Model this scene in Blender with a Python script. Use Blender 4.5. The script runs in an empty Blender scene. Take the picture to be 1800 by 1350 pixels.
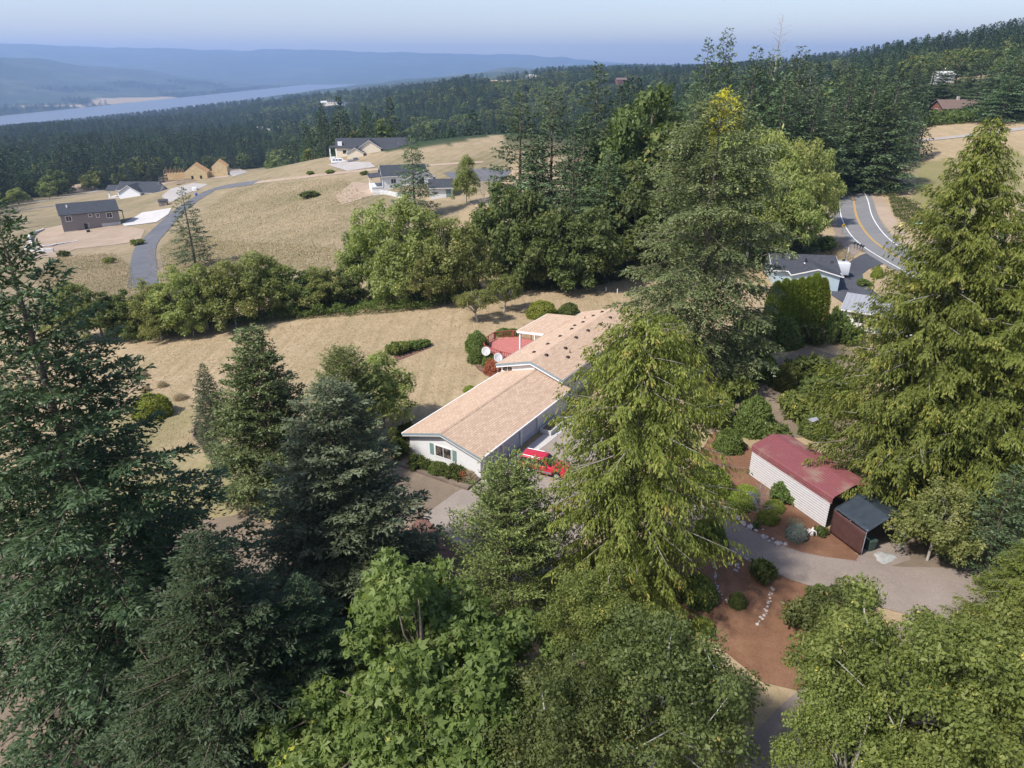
import bpy, bmesh, math
import numpy as np
from mathutils import Vector, Matrix, geometry
from mathutils.bvhtree import BVHTree

# ------------------------------------------------------------------ camera, sky, sun, exposure
S = bpy.context.scene
C = S.collection
FP, HY, CAMZ = 1240.0, 112.0, 34.0          # focal length in photo pixels, horizon row, height over the driveway
PITCH = math.atan((675 - HY) / FP)
CP, SP = math.cos(PITCH), math.sin(PITCH)
cd = bpy.data.cameras.new('camera'); cam = bpy.data.objects.new('camera', cd); C.objects.link(cam)
cam.location = (0, 0, CAMZ); cam.rotation_euler = (math.pi / 2 - PITCH, 0, 0)
cd.sensor_fit = 'HORIZONTAL'; cd.angle = 2 * math.atan(900 / FP); cd.clip_start = 0.5; cd.clip_end = 60000
S.camera = cam

SUN_AZ = math.radians(-125); SUN_EL = math.radians(50)     # azimuth clockwise from +Y
W = bpy.data.worlds.new('World'); S.world = W; W.use_nodes = True
wn = W.node_tree.nodes; wl = W.node_tree.links
sky = wn.new('ShaderNodeTexSky'); sky.sky_type = 'NISHITA'; sky.sun_disc = False
sky.sun_elevation = SUN_EL; sky.sun_rotation = SUN_AZ
sky.altitude = 200; sky.air_density = 1.0; sky.dust_density = 1.2; sky.ozone_density = 2.0
bg = wn['Background']; bg.inputs['Strength'].default_value = 0.116
tn = wn.new('ShaderNodeMix'); tn.data_type = 'RGBA'; tn.blend_type = 'MULTIPLY'; tn.inputs['Factor'].default_value = 1.0; tn.inputs['B'].default_value = (1.07, 0.97, 0.975, 1)   # smoky summer sky, a little less cyan
wl.new(sky.outputs['Color'], tn.inputs['A']); wl.new(tn.outputs['Result'], bg.inputs['Color'])
sd = bpy.data.lights.new('sun', 'SUN'); sun = bpy.data.objects.new('sun', sd); C.objects.link(sun)
sd.energy = 3.55; sd.angle = math.radians(2.5); sd.color = (1.0, 0.95, 0.89)
sunv = Vector((math.sin(SUN_AZ) * math.cos(SUN_EL), math.cos(SUN_AZ) * math.cos(SUN_EL), math.sin(SUN_EL)))
sun.rotation_euler = sunv.to_track_quat('Z', 'Y').to_euler(); sun.location = (0, 0, 200)
S.view_settings.view_transform = 'Standard'; S.view_settings.look = 'None'
S.view_settings.exposure = 0.74; S.view_settings.gamma = 1.0
S.view_settings.use_curve_mapping = False
cy = S.cycles
cy.max_bounces = 6; cy.diffuse_bounces = 4; cy.glossy_bounces = 2; cy.transmission_bounces = 4
cy.transparent_max_bounces = 6; cy.volume_bounces = 2; cy.use_denoising = True
cy.caustics_reflective = False; cy.caustics_refractive = False

# ------------------------------------------------------------------ terrain height
A_ = np.array([-1.2, -.9, -.675, -.45, -.225, 0, .225, .45, .675, .9, 1.2])
Y_ = np.array([0, 60, 100, 150, 200, 250, 300, 350, 450, 700, 1000, 1400, 2000, 2600.])
T_ = np.array([
 [0]*11,
 [-1, -.5, 0, 0, 0, 0, 0, 0, 0, 0, 0],
 [-6, -5, -3.5, -2, -.8, 0, 0, 0, 0, .5, 1],
 [-12, -11, -9, -7, -3, -.5, 0, 0, 1, 2, 3],
 [-17, -16, -14.5, -11, -2.5, 2.5, 0, 1, 4, 6, 8],
 [-22, -21, -18, -13, -1.5, 5, 2, 3, 8, 11, 14],
 [-28, -26, -22, -13, .3, 8.5, 3, 6, 14, 20, 24],
 [-34, -32, -29, -17, -13, -11, -5, 8, 18, 26, 30],
 [-46, -44, -42, -36, -36, -33, -12, 10, 25, 36, 42],
 [-75, -70, -62, -56, -52, -46, -16, 16, 42, 56, 66],
 [-100, -92, -80, -70, -58, -34, -6, 22, 58, 75, 85],
 [-135, -120, -105, -92, -66, -6, 4, 28, 56, 76, 86],
 [-180, -170, -145, -115, -70, -12, 4, 26, 40, 50, 60],
 [-216, -205, -185, -140, -80, -20, 0, 20, 30, 40, 40]], float)
LY = lambda y: np.log(np.maximum(y, 0) + 40.)

def hermite(xk, yk, x):                       # yk (..., n) along the last axis, sampled at x
    d = np.diff(yk, axis=-1) / np.diff(xk)
    m = np.zeros_like(yk); m[..., 1:-1] = (d[..., 1:] + d[..., :-1]) / 2; m[..., 0] = d[..., 0]; m[..., -1] = d[..., -1]
    i = np.clip(np.searchsorted(xk, x) - 1, 0, len(xk) - 2); h = xk[i + 1] - xk[i]; t = (x - xk[i]) / h
    return ((2*t**3 - 3*t**2 + 1) * yk[..., i] + (t**3 - 2*t**2 + t) * h * m[..., i]
            + (-2*t**3 + 3*t**2) * yk[..., i + 1] + (t**3 - t**2) * h * m[..., i + 1])
NA, NY = 161, 321
AG = np.linspace(-1.2, 1.2, NA); YG = np.linspace(LY(0.), LY(2600.), NY)
G_ = hermite(A_, T_, AG); G_ = hermite(LY(Y_), G_.T, YG).T          # NY x NA
G_[YG < LY(60.)] = 0

def ss(a, b, x):
    t = np.clip((x - a) / (b - a), 0, 1); return t * t * (3 - 2 * t)
PX = np.array([-1e5, -3600, -2700, -2640, -2010, -1950, -1400, -900, -450, 0, 400, 2000, 1e5])
PZ = np.array([-205, -210, -214, -222, -222, -212, -160, -105, -65, -20, 5, 20, 20.])

def wob(x, y, k, s):                          # cheap smooth noise from sines, about -1..1
    r = np.random.default_rng(s); o = 0
    for i in range(5):
        a = r.uniform(0, 6.28); f = k * r.uniform(.7, 1.9); o = o + np.sin((x * math.cos(a) + y * math.sin(a)) * f + r.uniform(0, 6.28))
    return o / 3.0

def zf(x, y):
    x = np.asarray(x, float); y = np.asarray(y, float)
    a = np.clip(x / np.maximum(y, 1.), -1.2, 1.2)
    fa = (a + 1.2) / 2.4 * (NA - 1); fy = np.clip((LY(y) - YG[0]) / (YG[-1] - YG[0]), 0, 1) * (NY - 1)
    ia = np.clip(fa.astype(int), 0, NA - 2); iy = np.clip(fy.astype(int), 0, NY - 2); ta = fa - ia; ty = fy - iy
    z = (G_[iy, ia]*(1-ta) + G_[iy, ia+1]*ta)*(1-ty) + (G_[iy+1, ia]*(1-ta) + G_[iy+1, ia+1]*ta)*ty
    z = z + wob(x, y, .03, 3) * .35 * ss(110, 220, y) + wob(x, y, .006, 4) * 5 * ss(600, 1000, y)
    hs = np.interp(x, PX, PZ); hs = hs + (-205 - hs) * ss(7000, 10000, y) * (x > -1990)
    w = ss(2200, 3000, y); z = z * (1 - w) + hs * w
    r = np.hypot(x, y); aa = x / np.maximum(y, 1.)
    h1 = np.interp(aa, [-1.2, -.7, -.6, -.52, -.45, -.3, -.2, -.1], [330, 318, 322, 285, 262, 225, 205, 0])
    z = z + (h1 * (1 + .1 * wob(x, y, .0016, 5)) ) * ss(4200, 8200, r) * ss(3000, 5200, -x) * (1 - .5 * ss(9000, 11500, r)) * (y > 0)
    h2 = np.interp(aa, [-.9, -.675, -.45, -.225, 0, .11, .15, .2, 1], [545, 535, 505, 455, 420, 300, 240, 205, 205])
    base = np.where(r > 10500, np.maximum(z, -205), z)
    z = base + np.maximum(0, (h2 * (1 + .06 * wob(x, y, .0007, 6)) - 205 - base)) * ss(10800, 16500, r) * (y > 0)
    far = ss(3300, 6000, r) * (y > 0); z = z + far * (z > -205) * (9 * wob(x, y, .012, 21) + 16 * wob(x, y, .005, 22) + 22 * wob(x, y, .0022, 23) * ss(6000, 9000, r))
    return np.where((z < -213) & (x > -2680) & (x < -1960) & (y > 2200), -222., z)

def zfs(x, y): return float(zf(np.array([x]), np.array([y]))[0])
def ray(u, v):
    xd = (u - 900) / FP; yd = (v - 675) / FP
    return np.array([xd, CP - yd * SP, -SP - yd * CP])
def gp(u, v):                                 # where the ray through photo pixel (u, v) first meets the ground
    d = ray(u, v); t = np.concatenate([np.arange(8, 700, .5), np.geomspace(700, 24000, 3000)])
    p = d[None] * t[:, None]; f = p[:, 2] + CAMZ - zf(p[:, 0], p[:, 1]); k = np.nonzero(f < 0)[0]
    if not len(k): k = [len(t) - 1]
    k = k[0]; k0 = max(k - 1, 0); w = f[k0] / (f[k0] - f[k] + 1e-9); tt = t[k0] + (t[k] - t[k0]) * w
    q = d * tt; return Vector((q[0], q[1], zfs(q[0], q[1])))
def gz(u, v, z):                              # same ray at a known height
    d = ray(u, v); t = (z - CAMZ) / d[2]; return Vector((d[0]*t, d[1]*t, z))
def proj(x, y, z):
    dx, dy, dz = x, y, z - CAMZ; dep = dy * CP - dz * SP; up = dy * SP + dz * CP
    return 900 + FP * dx / dep, 675 - FP * up / dep
def top_height(P, v):                         # height over P at which a vertical line reaches photo row v
    yd = (v - 675) / FP                       # -up/dep = yd
    dz = P[1] * (-yd * CP - SP) / (CP - yd * SP)
    return CAMZ + dz - P[2]
def stand(ut, vt, vb):                        # base point and height of an upright thing from its top pixel and base row
    ub = ut
    for _ in range(6):
        P = gp(ub, vb); h = top_height(P, vt); u2, _v = proj(P.x, P.y, P.z + h); ub += ut - u2
    return P, h

# ------------------------------------------------------------------ object helpers
def tag(o, label=None, cat=None, group=None, kind=None):
    if label: o['label'] = label
    if cat: o['category'] = cat
    if group: o['group'] = group
    if kind: o['kind'] = kind
    return o
def link(name, me, parent=None):
    o = bpy.data.objects.new(name, me); C.objects.link(o)
    if parent is not None: o.parent = parent
    return o
def thing(name, label, cat, loc=(0, 0, 0), rz=0.0, group=None):
    o = bpy.data.objects.new(name, None); C.objects.link(o); o.empty_display_size = .3
    o.location = loc; o.rotation_euler = (0, 0, rz)
    return tag(o, label, cat, group)
class MB:
    def __init__(s): s.v = []; s.f = []; s.m = []
    def add(s, vs, fs, m=0):
        b = len(s.v); s.v += [tuple(p) for p in vs]; s.f += [tuple(b + i for i in f) for f in fs]; s.m += [m] * len(fs); return s
    def box(s, x0, x1, y0, y1, z0, z1, m=0):
        return s.add([(x0,y0,z0),(x1,y0,z0),(x1,y1,z0),(x0,y1,z0),(x0,y0,z1),(x1,y0,z1),(x1,y1,z1),(x0,y1,z1)],
                     [(0,3,2,1),(4,5,6,7),(0,1,5,4),(1,2,6,5),(2,3,7,6),(3,0,4,7)], m)
    def hexa(s, p, m=0):                      # 4 bottom points then the 4 above them
        return s.add(p, [(0,3,2,1),(4,5,6,7),(0,1,5,4),(1,2,6,5),(2,3,7,6),(3,0,4,7)], m)
    def prism(s, poly, a0, a1, axis='x', m=0):  # 2-D outline pushed along an axis
        mk = {'x': lambda a, p: (a, p[0], p[1]), 'y': lambda a, p: (p[0], a, p[1]), 'z': lambda a, p: (p[0], p[1], a)}[axis]
        n = len(poly); vs = [mk(a0, p) for p in poly] + [mk(a1, p) for p in poly]
        return s.add(vs, [tuple(range(n))[::-1], tuple(range(n, 2*n))] + [(i, (i+1) % n, n+(i+1) % n, n+i) for i in range(n)], m)
    def tube(s, pts, rad, k=6, m=0):
        pts = [Vector(p) for p in pts]; n = len(pts)
        rad = list(rad) if hasattr(rad, '__len__') else [rad] * n
        vs = []
        for i, p in enumerate(pts):
            d = (pts[min(i+1, n-1)] - pts[max(i-1, 0)]).normalized()
            a = d.orthogonal().normalized(); b = d.cross(a)
            for j in range(k):
                t = 6.28318 * j / k; vs.append(p + (a * math.cos(t) + b * math.sin(t)) * rad[i])
        fs = [(i*k+j, i*k+(j+1) % k, (i+1)*k+(j+1) % k, (i+1)*k+j) for i in range(n-1) for j in range(k)]
        return s.add(vs, fs + [tuple(range(k))[::-1], tuple(range((n-1)*k, n*k))], m)
    def mesh(s, name, mats, smooth=False):
        me = bpy.data.meshes.new(name); me.from_pydata(s.v, [], s.f)
        for m in (mats if isinstance(mats, (list, tuple)) else [mats]): me.materials.append(m)
        if max(s.m, default=0): me.polygons.foreach_set('material_index', s.m)
        bm = bmesh.new(); bm.from_mesh(me); bmesh.ops.recalc_face_normals(bm, faces=bm.faces); bm.to_mesh(me); bm.free()
        if smooth: me.polygons.foreach_set('use_smooth', [True] * len(me.polygons))
        me.update(); return me
    def build(s, name, mats, parent=None, smooth=False): return link(name, s.mesh(name, mats, smooth), parent)
def np_mesh(name, V, F, mat, attrs=None, smooth=False):
    """V n x 3, F m x k faces, attrs {name: (domain, values)}"""
    me = bpy.data.meshes.new(name); n, m, k = len(V), len(F), F.shape[1]
    me.vertices.add(n); me.vertices.foreach_set('co', np.ascontiguousarray(V, np.float32).ravel())
    me.loops.add(m * k); me.loops.foreach_set('vertex_index', np.ascontiguousarray(F, np.int32).ravel())
    me.polygons.add(m); me.polygons.foreach_set('loop_start', np.arange(0, m * k, k, dtype=np.int32))
    me.materials.append(mat)
    if smooth: me.polygons.foreach_set('use_smooth', np.ones(m, bool))
    for nm, (dom, val) in (attrs or {}).items():
        at = me.attributes.new(nm, 'FLOAT', dom); at.data.foreach_set('value', np.ascontiguousarray(val, np.float32))
    me.update(calc_edges=True); return me

# ------------------------------------------------------------------ materials
class Nodes:
    def __init__(s, name):
        s.mat = bpy.data.materials.new(name); s.mat.use_nodes = True; s.t = s.mat.node_tree; s.n = s.t.nodes
        s.b = s.n['Principled BSDF']; s.out = s.n['Material Output']
    def new(s, t, **kw):
        nd = s.n.new(t)
        for k, v in kw.items():
            if k in nd.inputs: nd.inputs[k].default_value = v
            else: setattr(nd, k, v)
        return nd
    def l(s, a, b): s.t.links.new(a, b)
    def coord(s, kind='Object'):
        return s.new('ShaderNodeTexCoord').outputs[kind]
    def noise(s, vec, scale, detail=4, rough=.6):
        nd = s.new('ShaderNodeTexNoise'); nd.inputs['Scale'].default_value = scale; nd.inputs['Detail'].default_value = detail
        nd.inputs['Roughness'].default_value = rough
        if vec is not None: s.l(vec, nd.inputs['Vector'])
        return nd.outputs['Fac']
    def ramp(s, fac, stops):
        nd = s.new('ShaderNodeValToRGB'); e = nd.color_ramp.elements
        while len(e) < len(stops): e.new(.5)
        for el, (p, c) in zip(e, stops): el.position = p; el.color = (*c, 1) if len(c) == 3 else c
        s.l(fac, nd.inputs['Fac']); return nd.outputs['Color']
    def mix(s, fac, a, b, mode='MIX'):
        nd = s.new('ShaderNodeMix'); nd.data_type = 'RGBA'; nd.blend_type = mode
        for v, i in ((fac, nd.inputs['Factor']), (a, nd.inputs['A']), (b, nd.inputs['B'])):
            if hasattr(v, 'is_linked'): s.l(v, i)
            else: i.default_value = v if not isinstance(v, tuple) else ((*v, 1) if len(v) == 3 else v)
        return nd.outputs['Result']
    def math(s, op, a, b=0.0):
        nd = s.new('ShaderNodeMath'); nd.operation = op
        for v, i in ((a, nd.inputs[0]), (b, nd.inputs[1])):
            if hasattr(v, 'is_linked'): s.l(v, i)
            else: i.default_value = v
        return nd.outputs[0]
    def attr(s, name): nd = s.new('ShaderNodeAttribute'); nd.attribute_name = name; return nd.outputs['Fac']
    def bump(s, h, strength=.3, dist=.02):
        nd = s.new('ShaderNodeBump'); nd.inputs['Strength'].default_value = strength; nd.inputs['Distance'].default_value = dist
        s.l(h, nd.inputs['Height']); s.l(nd.outputs['Normal'], s.b.inputs['Normal'])
    def color(s, c):
        if hasattr(c, 'is_linked'): s.l(c, s.b.inputs['Base Color'])
        else: s.b.inputs['Base Color'].default_value = (*c, 1)
M = {}
def plain(name, c, rough=.7, var=.12, scale=3., metal=0., spec=.3, bump=0.):
    n = Nodes(name); f = n.noise(n.coord(), scale, 6)
    lo = tuple(x * (1 - var) for x in c); hi = tuple(min(1, x * (1 + var)) for x in c)
    n.color(n.ramp(f, [(.3, lo), (.7, hi)])); n.b.inputs['Roughness'].default_value = rough
    n.b.inputs['Metallic'].default_value = metal; n.b.inputs['Specular IOR Level'].default_value = spec
    if bump: n.bump(f, bump, .02)
    M[name] = n.mat; return n.mat
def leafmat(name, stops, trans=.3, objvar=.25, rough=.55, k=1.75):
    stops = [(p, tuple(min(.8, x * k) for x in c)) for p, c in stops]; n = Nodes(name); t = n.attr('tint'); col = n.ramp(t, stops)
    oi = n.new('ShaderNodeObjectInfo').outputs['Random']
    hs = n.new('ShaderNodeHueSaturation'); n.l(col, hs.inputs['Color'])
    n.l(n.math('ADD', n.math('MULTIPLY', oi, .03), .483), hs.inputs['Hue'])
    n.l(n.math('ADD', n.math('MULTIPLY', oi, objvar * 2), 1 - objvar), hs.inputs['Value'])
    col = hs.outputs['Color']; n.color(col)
    n.b.inputs['Roughness'].default_value = rough; n.b.inputs['Specular IOR Level'].default_value = .25
    tr = n.new('ShaderNodeBsdfTranslucent'); n.l(n.mix(1.0, col, (1.25, 1.35, .6), 'MULTIPLY'), tr.inputs['Color'])
    mx = n.new('ShaderNodeMixShader'); mx.inputs[0].default_value = trans * 1.3
    n.l(n.b.outputs[0], mx.inputs[1]); n.l(tr.outputs[0], mx.inputs[2]); n.l(mx.outputs[0], n.out.inputs['Surface'])
    M[name] = n.mat; return n.mat

leafmat('fir_needles', [(0, (.030, .042, .018)), (.4, (.045, .072, .030)), (.75, (.072, .110, .055)), (1, (.12, .165, .1))], .15, k=1.3)
leafmat('olive_needles', [(0, (.045, .055, .02)), (.4, (.075, .1, .038)), (.75, (.12, .15, .065)), (1, (.19, .21, .11))], .15, .1)
leafmat('blue_needles', [(0, (.04, .05, .025)), (.4, (.082, .1, .053)), (.8, (.145, .165, .098)), (1, (.225, .245, .16))], .15, .1, k=1.35)
leafmat('blue_shrub', [(0, (.11, .135, .11)), (.5, (.2, .235, .2)), (1, (.3, .34, .3))], .2, .1, k=1.0)
leafmat('gold_cedar', [(0, (.05, .054, .012)), (.35, (.085, .098, .02)), (.7, (.135, .145, .032)), (.92, (.215, .18, .042)), (1, (.28, .16, .045))], .3, .1)
leafmat('hedge_leaves', [(0, (.06, .074, .02)), (.5, (.115, .128, .042)), (.95, (.18, .186, .074)), (1, (.3, .25, .07))], .35, .2, k=2.1)
leafmat('forest_needles', [(0, (.014, .024, .012)), (.5, (.028, .048, .022)), (1, (.06, .088, .042))], .15, .4, k=1.4)
leafmat('pine_needles', [(0, (.035, .045, .015)), (.5, (.1, .13, .04)), (1, (.18, .21, .065))], .15)
leafmat('cedar_sprays', [(0, (.06, .068, .014)), (.35, (.1, .132, .026)), (.7, (.165, .198, .045)), (.92, (.25, .225, .055)), (1, (.33, .2, .06))], .3, .1)
leafmat('mid_needles', [(0, (.030, .042, .018)), (.4, (.05, .075, .032)), (.75, (.08, .115, .058)), (1, (.135, .17, .1))], .15, .25, k=1.9)
leafmat('oak_leaves', [(0, (.05, .068, .016)), (.5, (.095, .12, .032)), (.96, (.15, .17, .056)), (1, (.26, .24, .05))], .35, .08)
leafmat('maple_leaves', [(0, (.036, .05, .014)), (.5, (.068, .088, .027)), (.93, (.118, .136, .045)), (1, (.22, .16, .04))], .3)
leafmat('alder_leaves', [(0, (.06, .08, .018)), (.5, (.115, .138, .034)), (.93, (.185, .2, .06)), (1, (.4, .33, .06))], .3, .15, k=1.45)
leafmat('willow_leaves', [(0, (.09, .115, .03)), (.5, (.165, .19, .06)), (1, (.26, .27, .1))], .35, .15)
leafmat('shrub_leaves', [(0, (.045, .075, .014)), (.5, (.09, .12, .03)), (1, (.15, .18, .055))], .3, .3, k=1.3)
leafmat('yellow_leaves', [(0, (.16, .17, .02)), (.5, (.3, .28, .035)), (1, (.5, .4, .06))], .35, .15)
leafmat('red_leaves', [(0, (.09, .03, .02)), (.5, (.2, .07, .045)), (1, (.3, .13, .07))], .3, .15)
leafmat('lawn_blades', [(0, (.27, .2, .12)), (.45, (.4, .305, .195)), (.85, (.5, .395, .265)), (1, (.3, .26, .13))], .2, 0., k=1.0)
leafmat('dry_stalks', [(0, (.2, .155, .09)), (.5, (.32, .255, .155)), (1, (.43, .36, .24))], .2, .15, k=1.0)
leafmat('arborvitae_sprays', [(0, (.06, .08, .014)), (.5, (.115, .145, .022)), (1, (.18, .205, .04))], .25, .12, k=1.7)
for nm, a, b in (('bark', (.07, .05, .035), (.2, .16, .12)), ('pale_bark', (.2, .18, .15), (.48, .44, .39)), ('white_bark', (.35, .33, .3), (.75, .72, .68)), ('dead_wood', (.18, .15, .13), (.42, .37, .33))):
    n = Nodes(nm); f = n.noise(n.coord(), 7, 6); n.color(n.ramp(f, [(.3, a), (.7, b)])); n.b.inputs['Roughness'].default_value = .9; n.bump(f, .5, .03); M[nm] = n.mat
# ------------------------------------------------------------------ ground
def inpoly(poly, x, y):
    c = np.zeros(np.shape(x), bool); n = len(poly)
    for i in range(n):
        (x0, y0), (x1, y1) = poly[i], poly[i - 1]
        k = ((y0 > y) != (y1 > y)) & (x < (x1 - x0) * (y - y0) / (y1 - y0 + 1e-12) + x0); c ^= k
    return c
WP = lambda pix: [tuple(gp(u, v)[:2]) for u, v in pix]     # photo outline to ground outline
FIELDS = [WP(p) for p in (
    [(835, 149), (862, 143), (938, 139), (945, 145), (905, 151), (860, 153)],
    [(1400, 172), (1440, 138), (1500, 130), (1500, 155), (1450, 165)],
    [(168, 172), (293, 170), (318, 173), (225, 182), (150, 186)],
    [(5, 187), (60, 185), (145, 184), (145, 188), (20, 190)])]
FIELDS.append(WP([(1610, 330), (1614, 262), (1620, 220), (1800, 208), (1900, 205), (1950, 330), (1800, 420), (1640, 420)]))
HAY = WP([(-60, 480), (-60, 400), (30, 352), (80, 345), (160, 336), (235, 330), (300, 318), (390, 302), (470, 294), (580, 277), (640, 270), (720, 262), (790, 255), (888, 236), (900, 300), (760, 420), (660, 470), (400, 500), (0, 600)])
th = np.radians(np.concatenate([np.arange(-180, -50, 3.0), np.arange(-50, 50, .4), np.arange(50, 180.1, 3.0)]))
rr = np.concatenate([np.arange(1., 12, 1.), np.geomspace(12, 17800, 460)])
TH, RR = np.meshgrid(th, rr); X = RR * np.sin(TH); Y = RR * np.cos(TH); Z = zf(X, Y)
nr, nt = X.shape; I = np.arange(nr * nt).reshape(nr, nt)
F = np.stack([I[:-1, :-1], I[:-1, 1:], I[1:, 1:], I[1:, :-1]], -1).reshape(-1, 4)[:, ::-1]
dry = 1 - ss(235, 290, RR) * 1.0
dry = np.maximum(dry, inpoly(HAY, X, Y) * 1.0)
for p in FIELDS: dry = np.maximum(dry, inpoly(p, X, Y) * 1.0)
for u, v, r in ((577, 184, 60), (458, 230, 25), (213, 224, 30), (787, 150, 50), (1093, 147, 30), (400, 236, 30), (1665, 140, 40)):
    q = gp(u, v); dry = np.maximum(dry, .75 * (np.hypot(X - q.x, Y - q.y) < r))
green = np.zeros_like(dry)
for poly in (WP([(1610, 330), (1614, 285), (1800, 262), (1800, 330), (1700, 420), (1600, 350)]), WP([(790, 320), (830, 318), (840, 335), (800, 340)])):
    green = np.maximum(green, inpoly(poly, X, Y) * .8)
for u, v, r in ((543, 343, 5), (262, 745, 5), (250, 770, 4), (280, 880, 8)):
    q = gp(u, v); green = np.maximum(green, .8 * np.exp(-((X - q.x)**2 + (Y - q.y)**2) / r**2))
hay = inpoly(HAY, X, Y) * ss(120, 150, RR)
n = Nodes('ground_cover'); P = n.coord('Object')
big = n.noise(P, .035, 6, .65); mid = n.noise(P, .3, 8, .7); fine = n.noise(P, 4.5, 6, .7)
mp = n.new('ShaderNodeMapping'); mp.inputs['Rotation'].default_value = (0, 0, .55); mp.inputs['Scale'].default_value = (1.1, .05, 1); n.l(P, mp.inputs['Vector'])
streak = n.noise(mp.outputs[0], 1.0, 4, .6)
d1 = n.ramp(big, [(.32, (.33, .25, .15)), (.5, (.44, .335, .215)), (.68, (.52, .39, .27))])
d2 = n.ramp(mid, [(.3, (.29, .22, .13)), (.55, (.44, .335, .21)), (.75, (.52, .415, .285))])
dcol = n.mix(.5, d1, d2); dcol = n.mix(n.math('MULTIPLY', n.ramp(streak, [(.45, (0,)*3), (.66, (1,)*3)]), .6), dcol, (.28, .235, .12))
dcol = n.mix(n.ramp(fine, [(.35, (.5,)*3), (.6, (0,)*3)]), dcol, n.mix(.4, dcol, (.12, .1, .05)))
rough_ = n.noise(P, 1.3, 5, .75); dcol = n.mix(n.ramp(rough_, [(.42, (.55,)*3), (.6, (0,)*3)]), dcol, n.mix(.5, dcol, (.2, .155, .08)))
wv = n.new('ShaderNodeTexWave'); mw = n.new('ShaderNodeMapping'); mw.inputs['Rotation'].default_value = (0, 0, .5); n.l(P, mw.inputs['Vector']); n.l(mw.outputs[0], wv.inputs['Vector']); wv.inputs['Scale'].default_value = .085; wv.inputs['Distortion'].default_value = 5.; wv.inputs['Detail'].default_value = 3.; wv.inputs['Detail Scale'].default_value = .35
hcol = n.mix(n.math('MULTIPLY', wv.outputs['Fac'], .35), n.ramp(big, [(.35, (.175, .15, .085)), (.5, (.26, .21, .13)), (.65, (.33, .255, .165))]), (.33, .265, .17)); hcol = n.mix(n.ramp(mid, [(.3, (.6,)*3), (.55, (0,)*3)]), hcol, (.15, .135, .06))
dcol = n.mix(n.attr('hay'), dcol, hcol)
gcol = n.ramp(mid, [(.3, (.10, .12, .035)), (.7, (.2, .2, .07))])
fcol = n.ramp(n.noise(P, .02, 8, .75), [(.3, (.022, .038, .018)), (.55, (.04, .062, .03)), (.75, (.075, .095, .045))])
sp_ = n.noise(P, .0028, 8, .8); pat = n.noise(P, .0011, 6, .7); fcol = n.mix(n.ramp(pat, [(.46, (0,)*3), (.56, (.6,)*3)]), fcol, n.ramp(n.noise(P, .006, 5, .7), [(.4, (.02, .035, .02)), (.6, (.13, .135, .075))]))
fcol = n.mix(n.ramp(sp_, [(.62, (0,)*3), (.75, (.35,)*3)]), fcol, (.2, .17, .1))
gf = n.math('MULTIPLY', n.attr('green'), n.ramp(mid, [(.25, (.3,)*3), (.6, (1,)*3)]))
n.color(n.mix(n.attr('dry'), fcol, n.mix(gf, dcol, gcol))); n.b.inputs['Roughness'].default_value = .95; n.b.inputs['Specular IOR Level'].default_value = .1
n.bump(n.math('ADD', fine, mid), .6, .08); M['ground'] = n.mat
gme = np_mesh('ground', np.stack([X, Y, Z], -1).reshape(-1, 3), F, M['ground'], {'dry': ('POINT', dry.ravel()), 'green': ('POINT', green.ravel()), 'hay': ('POINT', hay.ravel())}, True)
tag(link('ground', gme), 'dry grass slope falling to a wooded valley with hills beyond', kind='structure')
kk = (RR[:-1, :-1] < 700).reshape(-1) & (np.abs(TH[:-1, :-1]) < .9).reshape(-1)
_v = np.stack([X, Y, Z], -1).reshape(-1, 3); GB = BVHTree.FromPolygons([tuple(p) for p in _v[:(nr if False else len(_v))]], [tuple(int(i) for i in f) for f in F[kk]])
def gnd(x, y):
    h = GB.ray_cast(Vector((x, y, 500)), Vector((0, 0, -1)))
    return h[0].z if h[0] is not None else zfs(x, y)
# river
n = Nodes('river_water'); n.color((.12, .13, .14)); n.b.inputs['Roughness'].default_value = .32; n.b.inputs['Specular IOR Level'].default_value = .6
n.bump(n.noise(n.coord(), .05, 4), .3, .5); M['water'] = n.mat
tag(MB().add([(-2690, 1500, -216), (-1955, 1500, -216), (-1955, 10500, -216), (-2690, 10500, -216)], [(0, 1, 2, 3)]).build('river', M['water']), kind='structure')

# sheets draped on the ground
def drape(name, poly, mat, lift=.02, step=2.0, parent=None, kind='structure'):
    poly = [Vector((p[0], p[1])) for p in poly]; pts = []
    for i, a in enumerate(poly):
        b = poly[(i + 1) % len(poly)]; k = max(1, int((b - a).length / step)); pts += [a + (b - a) * j / k for j in range(k)]
    nb = len(pts); xs = [p.x for p in pts]; ys = [p.y for p in pts]
    gx, gy = np.meshgrid(np.arange(min(xs), max(xs), step), np.arange(min(ys), max(ys), step)); gx = gx.ravel(); gy = gy.ravel()
    ok = inpoly([tuple(p) for p in pts], gx, gy); allp = pts + [Vector((a, b)) for a, b in zip(gx[ok], gy[ok])]
    vs, _e, fs, *_ = geometry.delaunay_2d_cdt(allp, [(i, (i + 1) % nb) for i in range(nb)], [], 1, 1e-4)
    bm = MB(); bm.v = [(p.x, p.y, gnd(p.x, p.y) + lift) for p in vs]; bm.f = [tuple(f) for f in fs]; bm.m = [0] * len(fs)
    me = bm.mesh(name, mat, True)
    if me.polygons and me.polygons[0].normal.z < 0: me.flip_normals()
    o = link(name, me, parent); return tag(o, kind=kind) if parent is None else o
def spline(P, step=2.0):
    P = [Vector((p[0], p[1])) for p in P]; out = []
    for i in range(len(P) - 1):
        a, b, c, d = P[max(i-1, 0)], P[i], P[i+1], P[min(i+2, len(P)-1)]; k = max(2, int((c - b).length / step))
        for j in range(k):
            t = j / k; out.append(.5 * (2*b + (c - a)*t + (2*a - 5*b + 4*c - d)*t*t + (3*b - a - 3*c + d)*t**3))
    return out + [P[-1]]
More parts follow.
